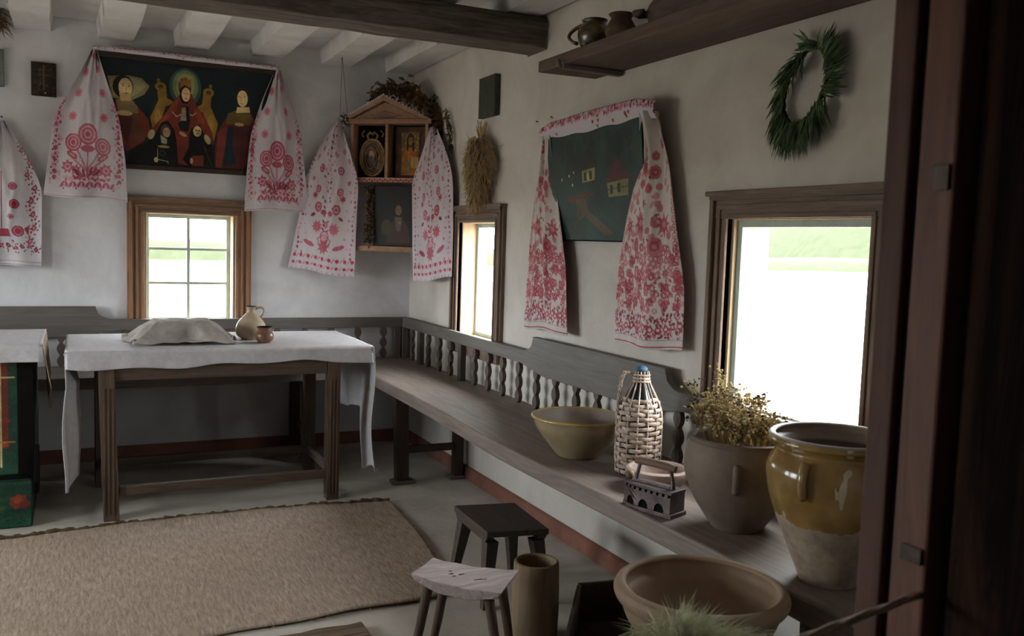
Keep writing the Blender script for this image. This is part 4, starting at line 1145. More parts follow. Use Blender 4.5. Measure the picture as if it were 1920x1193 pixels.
def cv_vine(seed=8):
    c = Canvas(220, 420, (204,200,204)); q = random.Random(seed); A, B_, P_ = (160,52,70), (110,34,56), (196,130,140)
    for s in (1, -1):
        for k in range(30):
            y = 20+k*12; x = 110+s*(84+9*math.sin(k*.9)); c.ell(x, y, 6.5 if k % 3 == 0 else 3, 9 if k % 3 == 0 else 4, q.choice([A, B_]), s*.5)
            if k % 3 == 0: c.ell(x, y, 3.4, 5, P_, s*.5)
            c.ell(x+s*10, y+5, 2, 4, q.choice([A, B_]), q.random()*3); c.ell(x-s*9, y+3, 2, 4, q.choice([A, B_, P_]), q.random()*3)
        for x, y, r in ((30,200,12),(34,248,14),(24,282,8),(44,320,17)): c.ell(110+s*x, y, r, r*.9, A); c.ring(110+s*x, y, r*.6, 2, P_)
        c.poly([(110+s*60,312),(110+s*76,300),(110+s*72,330)], A)
    c.line([(110,160),(110,330)], 3, A); c.poly([(92,315),(128,315),(134,336),(86,336)], A)
    for k in range(11): c.ell(14+k*19, 362+4*math.sin(k*2), 7, 5, A if k % 2 else B_, .4*(-1)**k); c.ell(14+k*19, 362+4*math.sin(k*2), 3, 2, P_)
    for k in range(60): c.ell(q.random()*220, 345+q.random()*35, 1.6, 2.6, q.choice([A, B_]), q.random()*3)
    c.line([(0,402),(220,402)], 1, (130,110,130))
    for k in range(0, 22, 1): c.line([(k*10, 415), (k*10+6, 415)], 2.6, (70,50,66))
    return aged(c, seed, .05, 5, LN)

def fall(Lp, Rp, out, canvas, nrm, nu=150, nv=260, gather=.55, seed=0, amp=.026, name='fall'):
    """one hanging end: left and right edge polylines in 3D, bulging and pleated along nrm"""
    def path(P, V):
        P = np.array(P, float); d = np.r_[0, np.cumsum(np.linalg.norm(np.diff(P, axis=0), axis=1))]; d /= d[-1]
        k = V[:, 0]
        # smooth the corners by blending neighbouring samples
        o = np.zeros((len(k), 3))
        for sft, wt in ((-.06, .25), (0, .5), (.06, .25)):
            kk = np.clip(k+sft, 0, 1)
            o += wt*np.stack([np.interp(kk, d, P[:, j]) for j in range(3)], 1)
        return o
    def fn(U, V):
        A = path(Lp, V); B_ = path(Rp, V); n = np.array(nrm, float)
        P = A[:, None, :]*(1-U)[..., None] + B_[:, None, :]*U[..., None]
        f = np.exp(-V*2.6); s = seed
        wv = amp*((1.3*f*np.cos((U-.48)*2*PI*1.5) + .35*np.cos(U*PI*5+s)*(1-.3*V) + .30*np.sin(U*9+V*5+s)*V) ) + .022*np.sin(U*PI)*np.minimum(V*3, 1) 
        crease = -.022*np.exp(-((U-.47)/.06)**2)*np.exp(-(V/.5)**2) + .012*np.exp(-((U-.30-.5*V)/.05)**2)*np.exp(-((V-.35)/.22)**2) + .010*np.exp(-((U-.78+.25*V)/.045)**2)*np.exp(-((V-.55)/.25)**2)
        P = P + (wv+crease)[..., None]*n
        P[..., 2] += -.006*np.sin(U*7+s)*V
        return P[..., 0], P[..., 1], P[..., 2]
    A = np.array(Lp, float); B_ = np.array(Rp, float)
    def width(V):
        a = path(Lp, V); b = path(Rp, V); return np.linalg.norm(a-b, axis=1)[:, None]
    def uv(U, V):
        w = width(V); W = w.max(); k = np.clip(w/W, .02, 1)**gather
        return np.clip(.5+(U-.5)*k, 0, .999), np.clip(V, 0, .999)
    return painted_grid(name, nu, nv, fn, canvas, 'cloth', uvfn=uv)
def band(P0, nrm, canvas, wd=.035, nu=420, name='band', droop=.0):
    """the gathered strip of towel lying over the top edge of a picture, along polyline P0"""
    P0 = np.array(P0, float); d = np.r_[0, np.cumsum(np.linalg.norm(np.diff(P0, axis=0), axis=1))]; d /= d[-1]; n = np.array(nrm, float)
    def fn(U, V):
        c = np.stack([np.interp(U[0], d, P0[:, j]) for j in range(3)], 1)[None, :, :]
        a = (V-.35)*2.2
        P = c + (n*1.0)[None, None, :]*(.020*np.cos(a)+.0015*np.sin(U*23+V*4))[..., None]
        P = P + 0*V[..., None]
        P[..., 2] += -wd*(V-.35)*(.7+.3*np.sin(U*PI)) + .001*np.sin(U*17)
        return P[..., 0], P[..., 1], P[..., 2]
    return painted_grid(name, nu, 14, fn, canvas, 'cloth', uvfn=lambda U, V: (V*.999, U*.999))
def cv_band(red, dens=1, w=30, h=900):
    c = Canvas(w, h, LN); q = random.Random(2)
    for k in range(int(110*dens)): c.ell(q.uniform(1, 11), q.random()*h, 2.4, q.uniform(3, 7), q.choice([red, RP]))
    for k in range(int(4*dens)): c.ell(q.uniform(16, 24), q.random()*h, 2.5, 9, red)
    return c
def xz(pts, y): return [(x, y, z) for x, z in pts]
def yz(pts, x): return [(x, y, z) for y, z in pts]

# ------------------------------------------------------------------ large icon painting over the back window
ic = thing('icon_painting', 'wide dark icon painting of robed figures over the small back window', 'painting', (-1.35, -.03, 1.63))
def lean(z): return -.024 - .045*(z-1.63)/.62       # the picture tips forward from the wall
def leanbox(b, x0, x1, z0, z1, t0, t1):
    b.hexa([(x0, lean(z0)-t1, z0), (x1, lean(z0)-t1, z0), (x1, lean(z0)-t0, z0), (x0, lean(z0)-t0, z0)], [(x0, lean(z1)-t1, z1), (x1, lean(z1)-t1, z1), (x1, lean(z1)-t0, z1), (x0, lean(z1)-t0, z1)])
X0, X1, Z0, Z1 = -1.845, -.86, 1.632, 2.243
b = MB(); leanbox(b, X0+.028, X1-.028, Z0+.028, Z1-.028, .0, .012); obj('panel', b, 'black', ic)
for nm, a in (('frame_side', (X0, X0+.0275, Z0+.028, Z1-.028)), ('frame_side', (X1-.0275, X1, Z0+.028, Z1-.028)), ('frame_rail', (X0, X1, Z0, Z0+.0275)), ('frame_rail', (X0, X1, Z1-.0275, Z1))):
    b = MB(); leanbox(b, *a, 0, .024); obj(nm, b, 'frame', ic, bevel=.003)
def cv_icon():
    c = Canvas(460, 290, (26,36,38)); sk, rb, gd, br, dk = (206,180,128), (116,46,34), (142,108,44), (70,44,34), (14,15,17)
    # sheet coordinates: x in 60..1640, y between a sloping top and bottom edge
    def T(x, y):
        t = 20+.12*x; b_ = 1066+.045*x; return ((x-20)/1660*460, (y-t)/(b_-t)*290)
    def p(pts, col, al=1): c.poly([T(*q) for q in pts], col, al)
    def e(x, y, rx, ry, col, rot=0, al=1): u, v = T(x, y); c.ell(u, v, rx*.277, ry*.30, col, rot, al)
    q = random.Random(4)
    for k in range(60): e(q.uniform(60, 1640), q.uniform(200, 1000), q.uniform(40, 130), q.uniform(30, 90), q.choice([(20,30,34), (30,42,44), (24,34,44)]), 0, .25)
    # left figure with wide halo
    p([(110,215),(300,210),(420,240),(490,320),(440,400),(330,450),(150,430)], (128,118,82)); p([(130,235),(300,228),(400,258),(460,320),(400,380),(320,420),(160,410)], (150,140,100))
    p([(180,450),(330,450),(420,560),(480,640),(500,760),(430,860),(280,960),(200,700)], rb); p([(200,600),(330,600),(340,700),(290,860),(220,760)], (84,34,28)); p([(190,440),(330,445),(380,520),(390,580),(210,590)], (120,104,68))
    p([(340,600),(380,580),(440,800),(300,900)], (98,60,36)); e(250, 320, 92, 105, (36,24,20)); e(272, 330, 62, 88, sk); p([(215,380),(310,380),(320,460),(230,460)], (176,150,100)); e(265, 580, 70, 24, (186,160,110))
    e(252, 312, 12, 5, br); e(302, 318, 10, 5, br); c.line([T(276,315), T(282,362)], 1.6, (140,108,70)); e(280, 384, 15, 5, (130,70,50)); c.line([T(232,295), T(268,290)], 1.4, br); c.line([T(290,296), T(318,300)], 1.4, br)
    # golden throne with curling ends, glow behind the middle figure
    e(820, 330, 150, 180, (58,84,74)); e(820, 320, 120, 150, (112,124,84)); e(820, 315, 88, 118, (142,142,96))
    for s, cx, cy in ((1, 590, 320), (-1, 1040, 380)):
        e(cx, cy, 52, 42, gd); e(cx, cy, 24, 20, (84,60,28)); p([(cx-30*s,cy+30),(cx+50*s,cy),(cx+60*s,cy+110),(cx+130*s,cy+150),(cx+60*s,cy+190),(cx-20*s,cy+150)], gd); e(cx-20*s, cy-60, 15, 20, (120,96,42))
        p([(cx-20*s,cy+130),(cx+60*s,cy+160),(cx+20*s,cy+280),(cx+60*s,cy+420),(cx-60*s,cy+460),(cx-95*s,cy+300)], gd); e(cx-25*s, cy+300, 30, 90, (164,128,60))
    # middle figure in red mantle
    p([(760,400),(880,390),(930,520),(1000,600),(1080,760),(1100,890),(1020,800),(960,700),(860,760),(850,1085),(740,1070),(700,820),(620,720),(480,840),(500,740),(620,600),(700,480)], rb)
    p([(700,480),(760,420),(740,560),(640,640),(560,700)], (140,62,44)); p([(900,520),(960,560),(1020,680),(940,660)], (140,62,44))
    e(815, 330, 60, 95, rb); p([(772,330),(766,235),(790,275),(802,225),(820,270),(838,225),(852,275),(876,238),(868,330)], (150,104,50)); e(820, 232, 7, 8, (170,124,60)); e(818, 400, 52, 88, (24,20,20)); e(826, 398, 40, 66, (216,176,130))
    e(812, 385, 8, 4, br); e(842, 388, 8, 4, br); c.line([T(828,388), T(832,420)], 1.2, (160,110,80)); e(826, 436, 12, 4, (150,60,50))
    p([(790,510),(850,510),(870,650),(850,760),(780,740),(750,680),(780,650)], (20,22,24)); p([(790,520),(825,520),(832,650),(775,650)], (150,138,112)); e(808, 560, 14, 16, (176,150,120))
    for a_ in (((700,565),(740,610),(780,590)), ((920,575),(890,600),(865,590))): c.line([T(*q_) for q_ in a_], 3, (190,170,130))
    e(800, 780, 40, 17, (186,150,110), .5)
    # two kneeling dark monks
    p([(600,670),(660,650),(720,740),(740,840),(760,1075),(290,1060),(310,950),(450,880),(540,780)], dk); e(640, 750, 48, 62, (70,58,50)); e(648, 765, 34, 46, (164,128,98)); p([(590,790),(650,830),(650,880),(600,870)], (150,146,128))
    e(632, 752, 7, 4, br); e(664, 752, 7, 4, br); e(506, 785, 30, 48, (172,158,124), .3); e(620, 905, 56, 13, (170,150,90)); c.line([T(565,930), T(565,1010)], 2.6, (170,160,120)); c.line([T(560,1030), T(660,1050), T(664,1070)], 2.4, (140,140,120)); e(552, 1035, 20, 24, (190,170,110))
    c.ring(*T(610, 970), 7, 1.6, (90,100,110))
    p([(880,720),(960,690),(1000,770),(1080,880),(1100,1090),(850,1080),(800,1030),(860,900)], dk); e(938, 752, 40, 50, (206,184,130)); e(925, 742, 9, 7, (30,24,20)); e(955, 745, 9, 7, (30,24,20)); e(938, 775, 12, 5, (60,40,30)); e(960, 770, 30, 34, (40,34,30), 0, .25)
    e(1035, 830, 26, 50, (184,166,126), -.4); p([(890,990),(1000,985),(1000,1090),(890,1090)], (110,48,36)); c.line([T(1000,890), T(1080,1085)], 2.2, (90,56,40)); e(885, 1040, 14, 30, (180,160,120))
    # right figure
    p([(1250,570),(1450,570),(1500,640),(1470,900),(1400,1120),(1120,1100),(1110,920),(1150,720)], (90,40,34)); p([(1130,760),(1230,700),(1210,900),(1170,1105),(1115,1100)], (124,52,40)); p([(1230,720),(1290,700),(1290,880),(1320,1060),(1190,1100)], (34,46,58)); p([(1300,700),(1400,700),(1390,1080),(1330,1060),(1280,880)], (78,34,32))
    p([(1230,580),(1330,540),(1440,560),(1480,640),(1460,690),(1210,680)], (98,80,40)); p([(1320,520),(1440,520),(1450,570),(1310,575)], sk); e(1372, 425, 62, 82, (50,38,26)); e(1372, 440, 52, 80, sk); e(1345, 420, 8, 5, br); e(1395, 422, 8, 5, br); c.line([T(1362,425), T(1358,465)], 1.5, (150,116,74)); e(1365, 486, 13, 4, (140,80,56)); e(1345, 685, 48, 17, (186,160,110))
    for k in range(260): e(q.uniform(60, 1640), q.uniform(160, 1080), q.uniform(2, 6), q.uniform(1, 4), q.choice([(60,60,54), (20,20,20), (80,72,56)]), q.random()*3, .4)
    c.a *= .95; return aged(c, 7, .16, 4)
def icf(u, v):
    x = (X0+.028) + (X1-X0-.056)*u; z = (Z1-.028) - (Z1-Z0-.056)*v; return (x, -.024-.045*(z-1.63)/.62-.0135, z)
painted_grid('painting', 460, 290, icf, cv_icon(), 'paint', ic)

AL = xz([(-1.829,2.251),(-1.907,2.108),(-2.023,1.887),(-2.053,1.676),(-2.08,1.455)], -.05); AL[0] = (-1.835,-.10,2.256)
AR = xz([(-1.829,2.251),(-1.759,2.054),(-1.707,1.887),(-1.678,1.674),(-1.668,1.436)], -.085); AR[0] = (-1.822,-.10,2.256)
BL = xz([(-.871,2.246),(-.954,2.061),(-1.013,1.873),(-1.035,1.657),(-1.048,1.417)], -.085); BL[0] = (-.878,-.10,2.252)
BR = xz([(-.864,2.247),(-.785,2.077),(-.72,1.897),(-.695,1.679),(-.666,1.427)], -.05); BR[0] = (-.858,-.10,2.252)
top = [(-1.835,-.078,2.256), (-1.6,-.078,2.262), (-1.35,-.078,2.256), (-1.1,-.078,2.256), (-.862,-.078,2.254)]
o = join([fall(AL, AR, 0, cv_roses(1), (0,-1,0), seed=0), fall(BL, BR, 0, cv_roses(2), (0,-1,0), seed=2), band(top, (0,-1,0), cv_band(R1, .7))], 'embroidered_towel')
tag(o, 'white towel with large pink rose bouquets draped over the wide icon painting', 'towel', 'embroidered towels draped over the icons')

# towel hanging at the far left edge
Zr = xz([(-2.262,1.85),(-2.181,1.722),(-2.114,1.582),(-2.084,1.506),(-2.091,1.073)], -.045)
Zl = xz([(-2.275,1.85),(-2.36,1.72),(-2.43,1.58),(-2.46,1.5),(-2.46,1.073)], -.045)
o = join([fall(Zl, Zr, 0, cv_vine(), (0,-1,0), seed=1, gather=.4)], 'embroidered_towel')
tag(o, 'white towel with dark red flowers and vine border at the far left edge', 'towel', 'embroidered towels draped over the icons')
b = MB(); b.tube([(-2.268,-.002,1.862), (-2.268,-.075,1.858)], .004, 8); tag(obj('nail', b, 'metal', smooth=True), 'iron nail in the wall holding the far left towel', 'nail')

# ------------------------------------------------------------------ corner shrine (built across the corner)
dv = Vector((.76, -.65, 0)).normalized(); nv_ = Vector((dv.y, -dv.x, 0))       # along, and towards the room
P0 = Vector((-.50, -.07, 0))
def SP(s, d, z): return tuple(P0 + dv*s + nv_*d + Vector((0, 0, z)))
def sbox(b, s0, s1, d0, d1, z0, z1):
    return b.hexa([SP(s0,d1,z0), SP(s1,d1,z0), SP(s1,d0,z0), SP(s0,d0,z0)], [SP(s0,d1,z1), SP(s1,d1,z1), SP(s1,d0,z1), SP(s0,d0,z1)])
shr = thing('icon_shrine', 'gabled wooden corner shrine holding two gilded icons', 'shrine', (-.3, -.25, 1.63))
for nm, a in (('floor_board', (.08,.575,-.10,.0,1.628,1.655)), ('top_board', (.045,.600,-.10,.008,1.972,2.0)), ('side_post', (.08,.100,-.10,-.002,1.6555,1.9715)), ('side_post', (.553,.573,-.10,-.002,1.6555,1.9715)), ('centre_post', (.302,.322,-.10,-.002,1.6555,1.9715)), ('back_board', (.1005,.5525,-.10,-.092,1.656,1.971))):
    o = obj(nm, sbox(MB(), *a), 'shrine' if nm != 'back_board' else 'black', shr, bevel=.003)
b = MB(); sbox(b, .05, .595, .0085, .014, 1.978, 1.986); obj('moulding', b, 'shrine', shr, bevel=.001)
def spoly(b, pts, d0, d1):
    n = len(pts); vs = [SP(s, d1, z) for s, z in pts] + [SP(s, d0, z) for s, z in pts]
    return b.add(vs, [tuple(range(n)), tuple(range(2*n-1, n-1, -1))] + [((i+1) % n, i, n+i, n+(i+1) % n) for i in range(n)])
obj('gable_rafter', spoly(MB(), [(.03,2.001),(.075,2.001),(.290,2.105),(.290,2.142)], -.10, .006), 'shrine', shr, bevel=.002)
obj('gable_rafter', spoly(MB(), [(.291,2.142),(.291,2.105),(.54,2.001),(.585,2.001)], -.10, .006), 'shrine', shr, bevel=.002)
obj('gable_panel', spoly(MB(), [(.085,2.001),(.53,2.001),(.2905,2.1)], -.05, -.02), 'shrine', shr)
b = MB(); spoly(b, [(.19,2.022),(.29,2.05),(.40,2.022),(.29,2.006)], -.0195, -.008); obj('carved_lozenge', b, 'redpot', shr, bevel=.002)
# scalloped paper edging on the gable and under the floor board
b = MB()
for k in range(22):
    t = k/21; s = .035+.255*t; z = 2.006+.136*t; b.ball(SP(s, .004, z), .0065, 5)
for k in range(14):
    t = k/13; s = .29+.27*t; z = 2.142-.125*t; b.ball(SP(s, .004, z), .0055, 5)
tag_ = obj('scalloped_edge', b, 'linen', shr, smooth=True)
cvl = Canvas(200, 12, (176,124,110)); 
for k in range(30): cvl.ell(4+k*6.8, 7+1.5*(-1)**k, 2.4, 2.2, (110,46,44)); 
cvl.line([(0,1.5),(200,1.5)], 2, (190,146,130))
def SPn(s, d, z): return (P0.x+dv.x*s+nv_.x*d, P0.y+dv.y*s+nv_.y*d, z)
painted_grid('painted_edge', 200, 12, lambda u, v: SPn(u*.49+.083, u*0+.0015, 1.654-.025*v), cvl, 'paint_matte', shr)
# medallion icon (oval frame) and gilded icon inside: things of their own
def cv_gilt():
    c = Canvas(150, 200, (58,32,20)); q = random.Random(6)
    for k in range(30): c.ell(q.random()*150, q.random()*200, 16, 24, q.choice([(120,66,18), (90,56,20), (70,50,26)]), 0, .35)
    c.poly([(30,20),(120,20),(120,190),(30,190)], (112,84,36)); c.poly([(38,105),(60,80),(98,82),(112,110),(108,190),(30,190)], (176,96,22)); c.poly([(50,120),(78,130),(76,190),(52,190)], (138,112,62))
    c.ell(76, 48, 26, 30, (120,94,44)); c.ell(76, 52, 19, 27, (40,28,20)); c.ell(76, 56, 12, 18, (140,90,50)); c.poly([(56,60),(66,60),(66,96),(58,92)], (30,22,18)); c.poly([(86,60),(97,60),(96,98),(86,92)], (30,22,18))
    c.ell(71, 53, 2.4, 1.4, (30,20,14)); c.ell(81, 53, 2.4, 1.4, (30,20,14)); c.ell(76, 66, 4, 1.6, (90,40,26))
    c.poly([(82,116),(118,118),(118,162),(82,162)], (178,148,78)); c.line([(84,118),(84,160)], 2, (210,186,120)); c.line([(40,130),(46,176)], 3, (206,120,30)); c.line([(100,170),(116,186)], 3, (190,80,24))
    for k in range(14): c.ell(30+q.random()*90, 20+q.random()*90, 2, 3, (196,160,70))
    return aged(c, 5, .2, 6)
gi = thing('gilded_icon', 'gilded icon of a haloed figure in the right half of the shrine', 'icon', SP(.44, -.06, 1.656))
obj('panel', sbox(MB(), .345, .535, -.085, -.062, 1.658, 1.962), 'frame', gi, bevel=.002)
painted_grid('painting', 150, 200, lambda u, v: SPn(.348+.184*u, u*0-.0605, 1.959-.298*v), cv_gilt(), 'paint', gi)
md = thing('medallion_icon', 'oval carved medallion icon in the left half of the shrine', 'icon', SP(.2, -.06, 1.656))
obj('panel', sbox(MB(), .104, .298, -.085, -.066, 1.658, 1.962), 'black', md)
def oval(b, cs, cz, rs, rz, r, d, n=40, flat=1.0): b.tube([SP(cs+rs*math.cos(2*PI*k/n), d, cz+rz*math.sin(2*PI*k/n)) for k in range(n+1)], r, 8, False, flat); return b
gold = MT['gold'] = m_plain('old_gilt', (156,124,66), (96,66,34), .4, .5, 40, .3, .003, .25)
b = oval(MB(), .200, 1.778, .078, .108, .009, -.058); oval(b, .200, 1.778, .064, .094, .0045, -.058); ofr = obj('oval_frame', b, 'gold', md, smooth=True)
b = oval(MB(), .192, 1.775, .036, .062, .004, -.056); oval(b, .232, 1.765, .020, .05, .0035, -.056); obj('inner_frame', b, 'gold', md, smooth=True)
b = MB(); b.tube([SP(.175,-.058,1.885), SP(.165,-.056,1.91), SP(.185,-.055,1.93), SP(.2,-.055,1.915), SP(.215,-.055,1.93), SP(.235,-.056,1.91), SP(.225,-.058,1.885)], .008, 8)
b.tube([SP(.15,-.056,1.94), SP(.13,-.056,1.92), SP(.14,-.056,1.90)], .006, 6); b.tube([SP(.25,-.056,1.94), SP(.27,-.056,1.92), SP(.26,-.056,1.90)], .006, 6); obj('crest', b, 'gold', ofr, smooth=True)
cm = Canvas(120, 170, (66,54,44)); q = random.Random(3)
for k in range(60): cm.ell(q.random()*120, q.random()*170, 8, 12, q.choice([(120,104,84), (84,56,40), (44,36,34), (150,120,80)]), q.random(), .35)
cm.ell(52, 70, 16, 24, (150,118,86)); cm.ell(52, 62, 8, 11, (176,140,104)); cm.ell(52, 110, 26, 34, (84,66,72)); cm.ell(84, 120, 12, 22, (116,100,80)); cm.ell(88, 92, 8, 9, (170,140,110))
def ovf(u, v):
    a = u*2*PI; r = 1-v; s = .200+.066*r*np.cos(a); z = 1.778+.096*r*np.sin(a); return SPn(s, u*0-.0625, z)
painted_grid('painting', 60, 24, ovf, cm, 'paint', md, uvfn=lambda u, v: (.5+.499*(1-v)*np.cos(u*2*PI), .5-.499*(1-v)*np.sin(u*2*PI)))

# lower shelf and the darker icon standing on it
ls = thing('corner_shelf', 'narrow wooden corner shelf beneath the gabled shrine', 'shelf', SP(.33, -.05, 1.215))
obj('board', spoly(MB(), [(.11,1.215),(.535,1.215),(.535,1.248),(.11,1.248)], -.10, .0), 'shrine', ls, bevel=.003)
di = thing('dark_icon', 'dark framed icon with a faint robed figure on the lower corner shelf', 'icon', SP(.35, -.05, 1.249))
obj('frame', sbox(MB(), .215, .53, -.070, -.045, 1.249, 1.61), 'frame', di, bevel=.004)
cd = Canvas(150, 170, (30,32,32)); q = random.Random(9)
for k in range(40): cd.ell(q.random()*150, q.random()*170, 20, 22, q.choice([(24,28,30), (36,40,42), (34,30,26)]), 0, .3)
cd.poly([(38,166),(52,112),(74,92),(96,96),(112,120),(120,166)], (70,48,44)); cd.ell(78, 66, 14, 20, (40,28,24)); cd.ell(79, 68, 10, 15, (120,96,74)); cd.ell(75, 66, 2, 1.2, (50,34,26)); cd.ell(84, 66, 2, 1.2, (50,34,26)); cd.ell(80, 76, 3, 1.2, (110,60,50)); cd.poly([(66,88),(92,88),(86,130),(74,130)], (96,84,76)); cd.ell(40, 120, 18, 24, (70,62,40)); cd.ell(84, 106, 5, 4, (130,112,88))
painted_grid('painting', 150, 170, lambda u, v: SPn(.228+.29*u, u*0-.0440, 1.598-.335*v), cd, 'paint', di)

def garland(name, label, path, n, spread, seed, mats, leafs=(.022, .045), parent_loc=None, berries=True):
    t = thing(name, label, 'garland', path[0]); r = random.Random(seed); st = MB(); A = MB(); B_ = MB()
    for k in range(4): st.tube([Vector(p)+Vector((r.gauss(0,.01), r.gauss(0,.008), r.gauss(0,.01))) for p in path], .0022, 5)
    for i in range(n):
        s = r.random()*(len(path)-1); i0 = int(s); p = Vector(path[i0]).lerp(Vector(path[min(i0+1, len(path)-1)]), s-i0)
        q = p + Vector((r.gauss(0, spread*.7), -abs(r.gauss(0, spread*.5)), r.gauss(0, spread)))
        q.x = min(q.x, -.012)
        q.y = min(q.y, -.012)
        st.tube([p, p.lerp(q, .5)+Vector((0,0,.006)), q], .0009, 3)
        b = A if r.random() < .6 else B_; d = Vector((r.gauss(0,1), r.gauss(-.2,.7), r.gauss(-.3,1)))
        L = r.uniform(*leafs); e = q+d.normalized()*L
        if e.x > -.008 or e.y > -.008: d = Vector((-abs(d.x), -abs(d.y), d.z))
        b.leaf(q, d, (r.random()-.5, -.6, r.random()), L, L*.55, r.uniform(-.3,.6))
        if berries and r.random() < .25: B_.ball(q+Vector((0,-.004,-.008)), .0045, 5)
    obj('stems', st, 'twig', t); o = obj('leaves', A, mats[0], t); o = obj('leaves', B_, mats[1], t); return t
garland('dried_garland', 'dry brown hop garland lying over the shrine gable and down its right side', [SP(.20,-.06,2.13), SP(.30,-.05,2.19), SP(.42,-.05,2.17), SP(.52,-.04,2.11), SP(.62,-.02,2.04), SP(.66,-.0,1.96), SP(.655,.02,1.88)], 520, .028, 3, ('vine', 'vine2'))
garland('hanging_sprigs', 'thin dry sprigs trailing on the wall right of the shrine', [(-.03,-.62,2.02), (-.03,-.67,1.94), (-.03,-.70,1.88), (-.03,-.71,1.80)], 60, .012, 4, ('vine', 'vine2'), (.012, .028))
garland('vine_garland', 'green leaf garland hanging left of the dark lower icon', [SP(.20,-.03,1.60), SP(.20,-.025,1.50), SP(.205,-.02,1.40), SP(.20,-.015,1.32), SP(.22,-.01,1.27)], 150, .016, 5, ('vine2', 'vine'), (.014, .03))
garland('paper_flowers', 'small pale green leaf bunch at the left eave of the shrine', [SP(.03,.015,2.01), SP(.05,.018,1.99), SP(.06,.02,1.95)], 40, .010, 6, ('feather', 'vine2'), (.012, .024), None, False)

CL = [(-.517,-.13,2.012),(-.60,-.06,1.858),(-.691,-.045,1.648),(-.729,-.045,1.393),(-.788,-.045,1.089)]
CR = [SP(.012,.02,2.012), SP(.088,.02,1.818), SP(.155,.02,1.623), SP(.14,.02,1.342), SP(.132,.02,1.039)]
DL = [SP(.597,.025,1.962), SP(.548,.03,1.79), SP(.492,.03,1.634), SP(.502,.03,1.352), SP(.511,.03,1.03)]
DR = [SP(.625,.02,1.962), (-.05,-.70,1.80), (-.045,-.80,1.649), (-.04,-.81,1.356), (-.04,-.81,1.075)]
CL = [tuple(p) for p in CL]
o = join([fall(CL, CR, 0, cv_sprigs(3), tuple(nv_), seed=3, gather=.4, amp=.02), fall(DL, DR, 0, cv_sprigs(4), tuple(nv_), seed=5, gather=.4, amp=.014)], 'embroidered_towel')
tag(o, 'white towel with small scattered red sprigs hanging on both sides of the corner shrine', 'towel', 'embroidered towels draped over the icons')

b = MB()
for x, y, z in ((SP(.0,-.02,2.01)), (SP(.05,-.02,2.02))): b.tube([(-.545,-.30,2.405-.085), (x, y, z)], .0012, 5)
b.tube([(-.545,-.30,2.324), (-.545,-.30,2.30)], .003, 6)
tag(obj('hanging_string', b, 'string'), 'thin dark string from the ceiling joist to the corner shrine', 'string')

# ------------------------------------------------------------------ landscape picture with towel on the right wall
lp = thing('landscape_painting', 'dark green village landscape painting with two small houses, on the right wall', 'painting', (-.03, -2.3, 1.31))
def leanx(z): return -.020 - .05*(z-1.31)/.46
def lbox(b, y0, y1, z0, z1, t0, t1):
    return b.hexa([(leanx(z0)-t1, y0, z0), (leanx(z0)-t0, y0, z0), (leanx(z0)-t0, y1, z0), (leanx(z0)-t1, y1, z0)], [(leanx(z1)-t1, y0, z1), (leanx(z1)-t0, y0, z1), (leanx(z1)-t0, y1, z1), (leanx(z1)-t1, y1, z1)])
obj('panel', lbox(MB(), -2.70, -1.965, 1.312, 1.775, 0, .016), 'black', lp, bevel=.002)
def cv_land():
    c = Canvas(300, 220, (38,66,60)); q = random.Random(12)
    for k in range(70): c.ell(q.random()*300, q.random()*220, 30, 14, q.choice([(30,56,52), (44,74,66), (34,60,50), (40,62,48)]), q.random(), .3)
    c.poly([(0,0),(300,0),(300,70),(0,80)], (42,64,56), .6)
    for k in range(16):
        x = q.uniform(20, 290); c.ell(x, q.uniform(30, 60), q.uniform(8, 16), q.uniform(20, 34), q.choice([(24,46,40), (50,72,56), (30,44,34)]), 0, .7)
    c.poly([(150,0),(156,0),(158,110),(148,110)], (28,40,32))
    c.poly([(70,62),(160,40),(170,76),(60,96)], (36,48,36)); c.poly([(112,80),(136,58),(166,76),(162,84)], (52,44,36)); c.poly([(118,84),(160,80),(158,104),(118,108)], (170,160,100)); c.poly([(124,88),(132,88),(132,104),(124,104)], (34,44,36)); c.poly([(142,86),(150,86),(150,102),(142,102)], (34,44,36)); c.ell(137, 96, 3, 7, (210,200,130))
    c.poly([(190,112),(226,66),(268,104),(262,110)], (92,46,44)); c.poly([(196,112),(258,106),(256,136),(198,138)], (150,146,96)); c.poly([(204,116),(212,116),(212,132),(204,132)], (34,40,34)); c.poly([(226,114),(234,113),(234,130),(226,131)], (34,40,34)); c.line([(198,124),(256,120)], 1.5, (60,60,44))
    c.poly([(60,132),(150,126),(160,134),(70,146)], (78,58,44)); c.poly([(92,140),(126,138),(132,162),(210,206),(180,210),(120,172),(84,190),(96,160)], (84,72,58)); c.poly([(84,190),(100,150),(112,168),(70,214)], (60,70,54))
    for k in range(50): x, y = q.uniform(0, 300), q.uniform(140, 220); c.line([(x, y), (x+q.uniform(-8, 8), y+6)], 1, (56,92,80), .6)
    for x, y in ((74,92),(84,110),(48,98),(90,86)): c.ell(x, y, 2, 3, (210,200,120))
    c.poly([(4,132),(16,130),(18,158),(6,160)], (120,90,44)); c.poly([(8,138),(13,138),(13,152),(8,152)], (40,30,24))
    c.a = c.a*.86; return aged(c, 4, .16, 4)
def lpf(u, v):
    z = 1.770-.453*v; return (-.020-.05*(z-1.31)/.46-.0175, -1.970-.725*u, z)
painted_grid('painting', 300, 220, lpf, cv_land(), 'paint', lp)
EL = yz([(-1.915,1.76),(-1.83,1.6),(-1.775,1.382),(-1.745,1.135),(-1.735,.892)], -.045); EL[0] = (-.085,-1.935,1.775)
ER = yz([(-2.00,1.752),(-2.004,1.589),(-2.066,1.404),(-2.138,1.201),(-2.176,.903)], -.06); ER[0] = (-.098,-2.01,1.775)
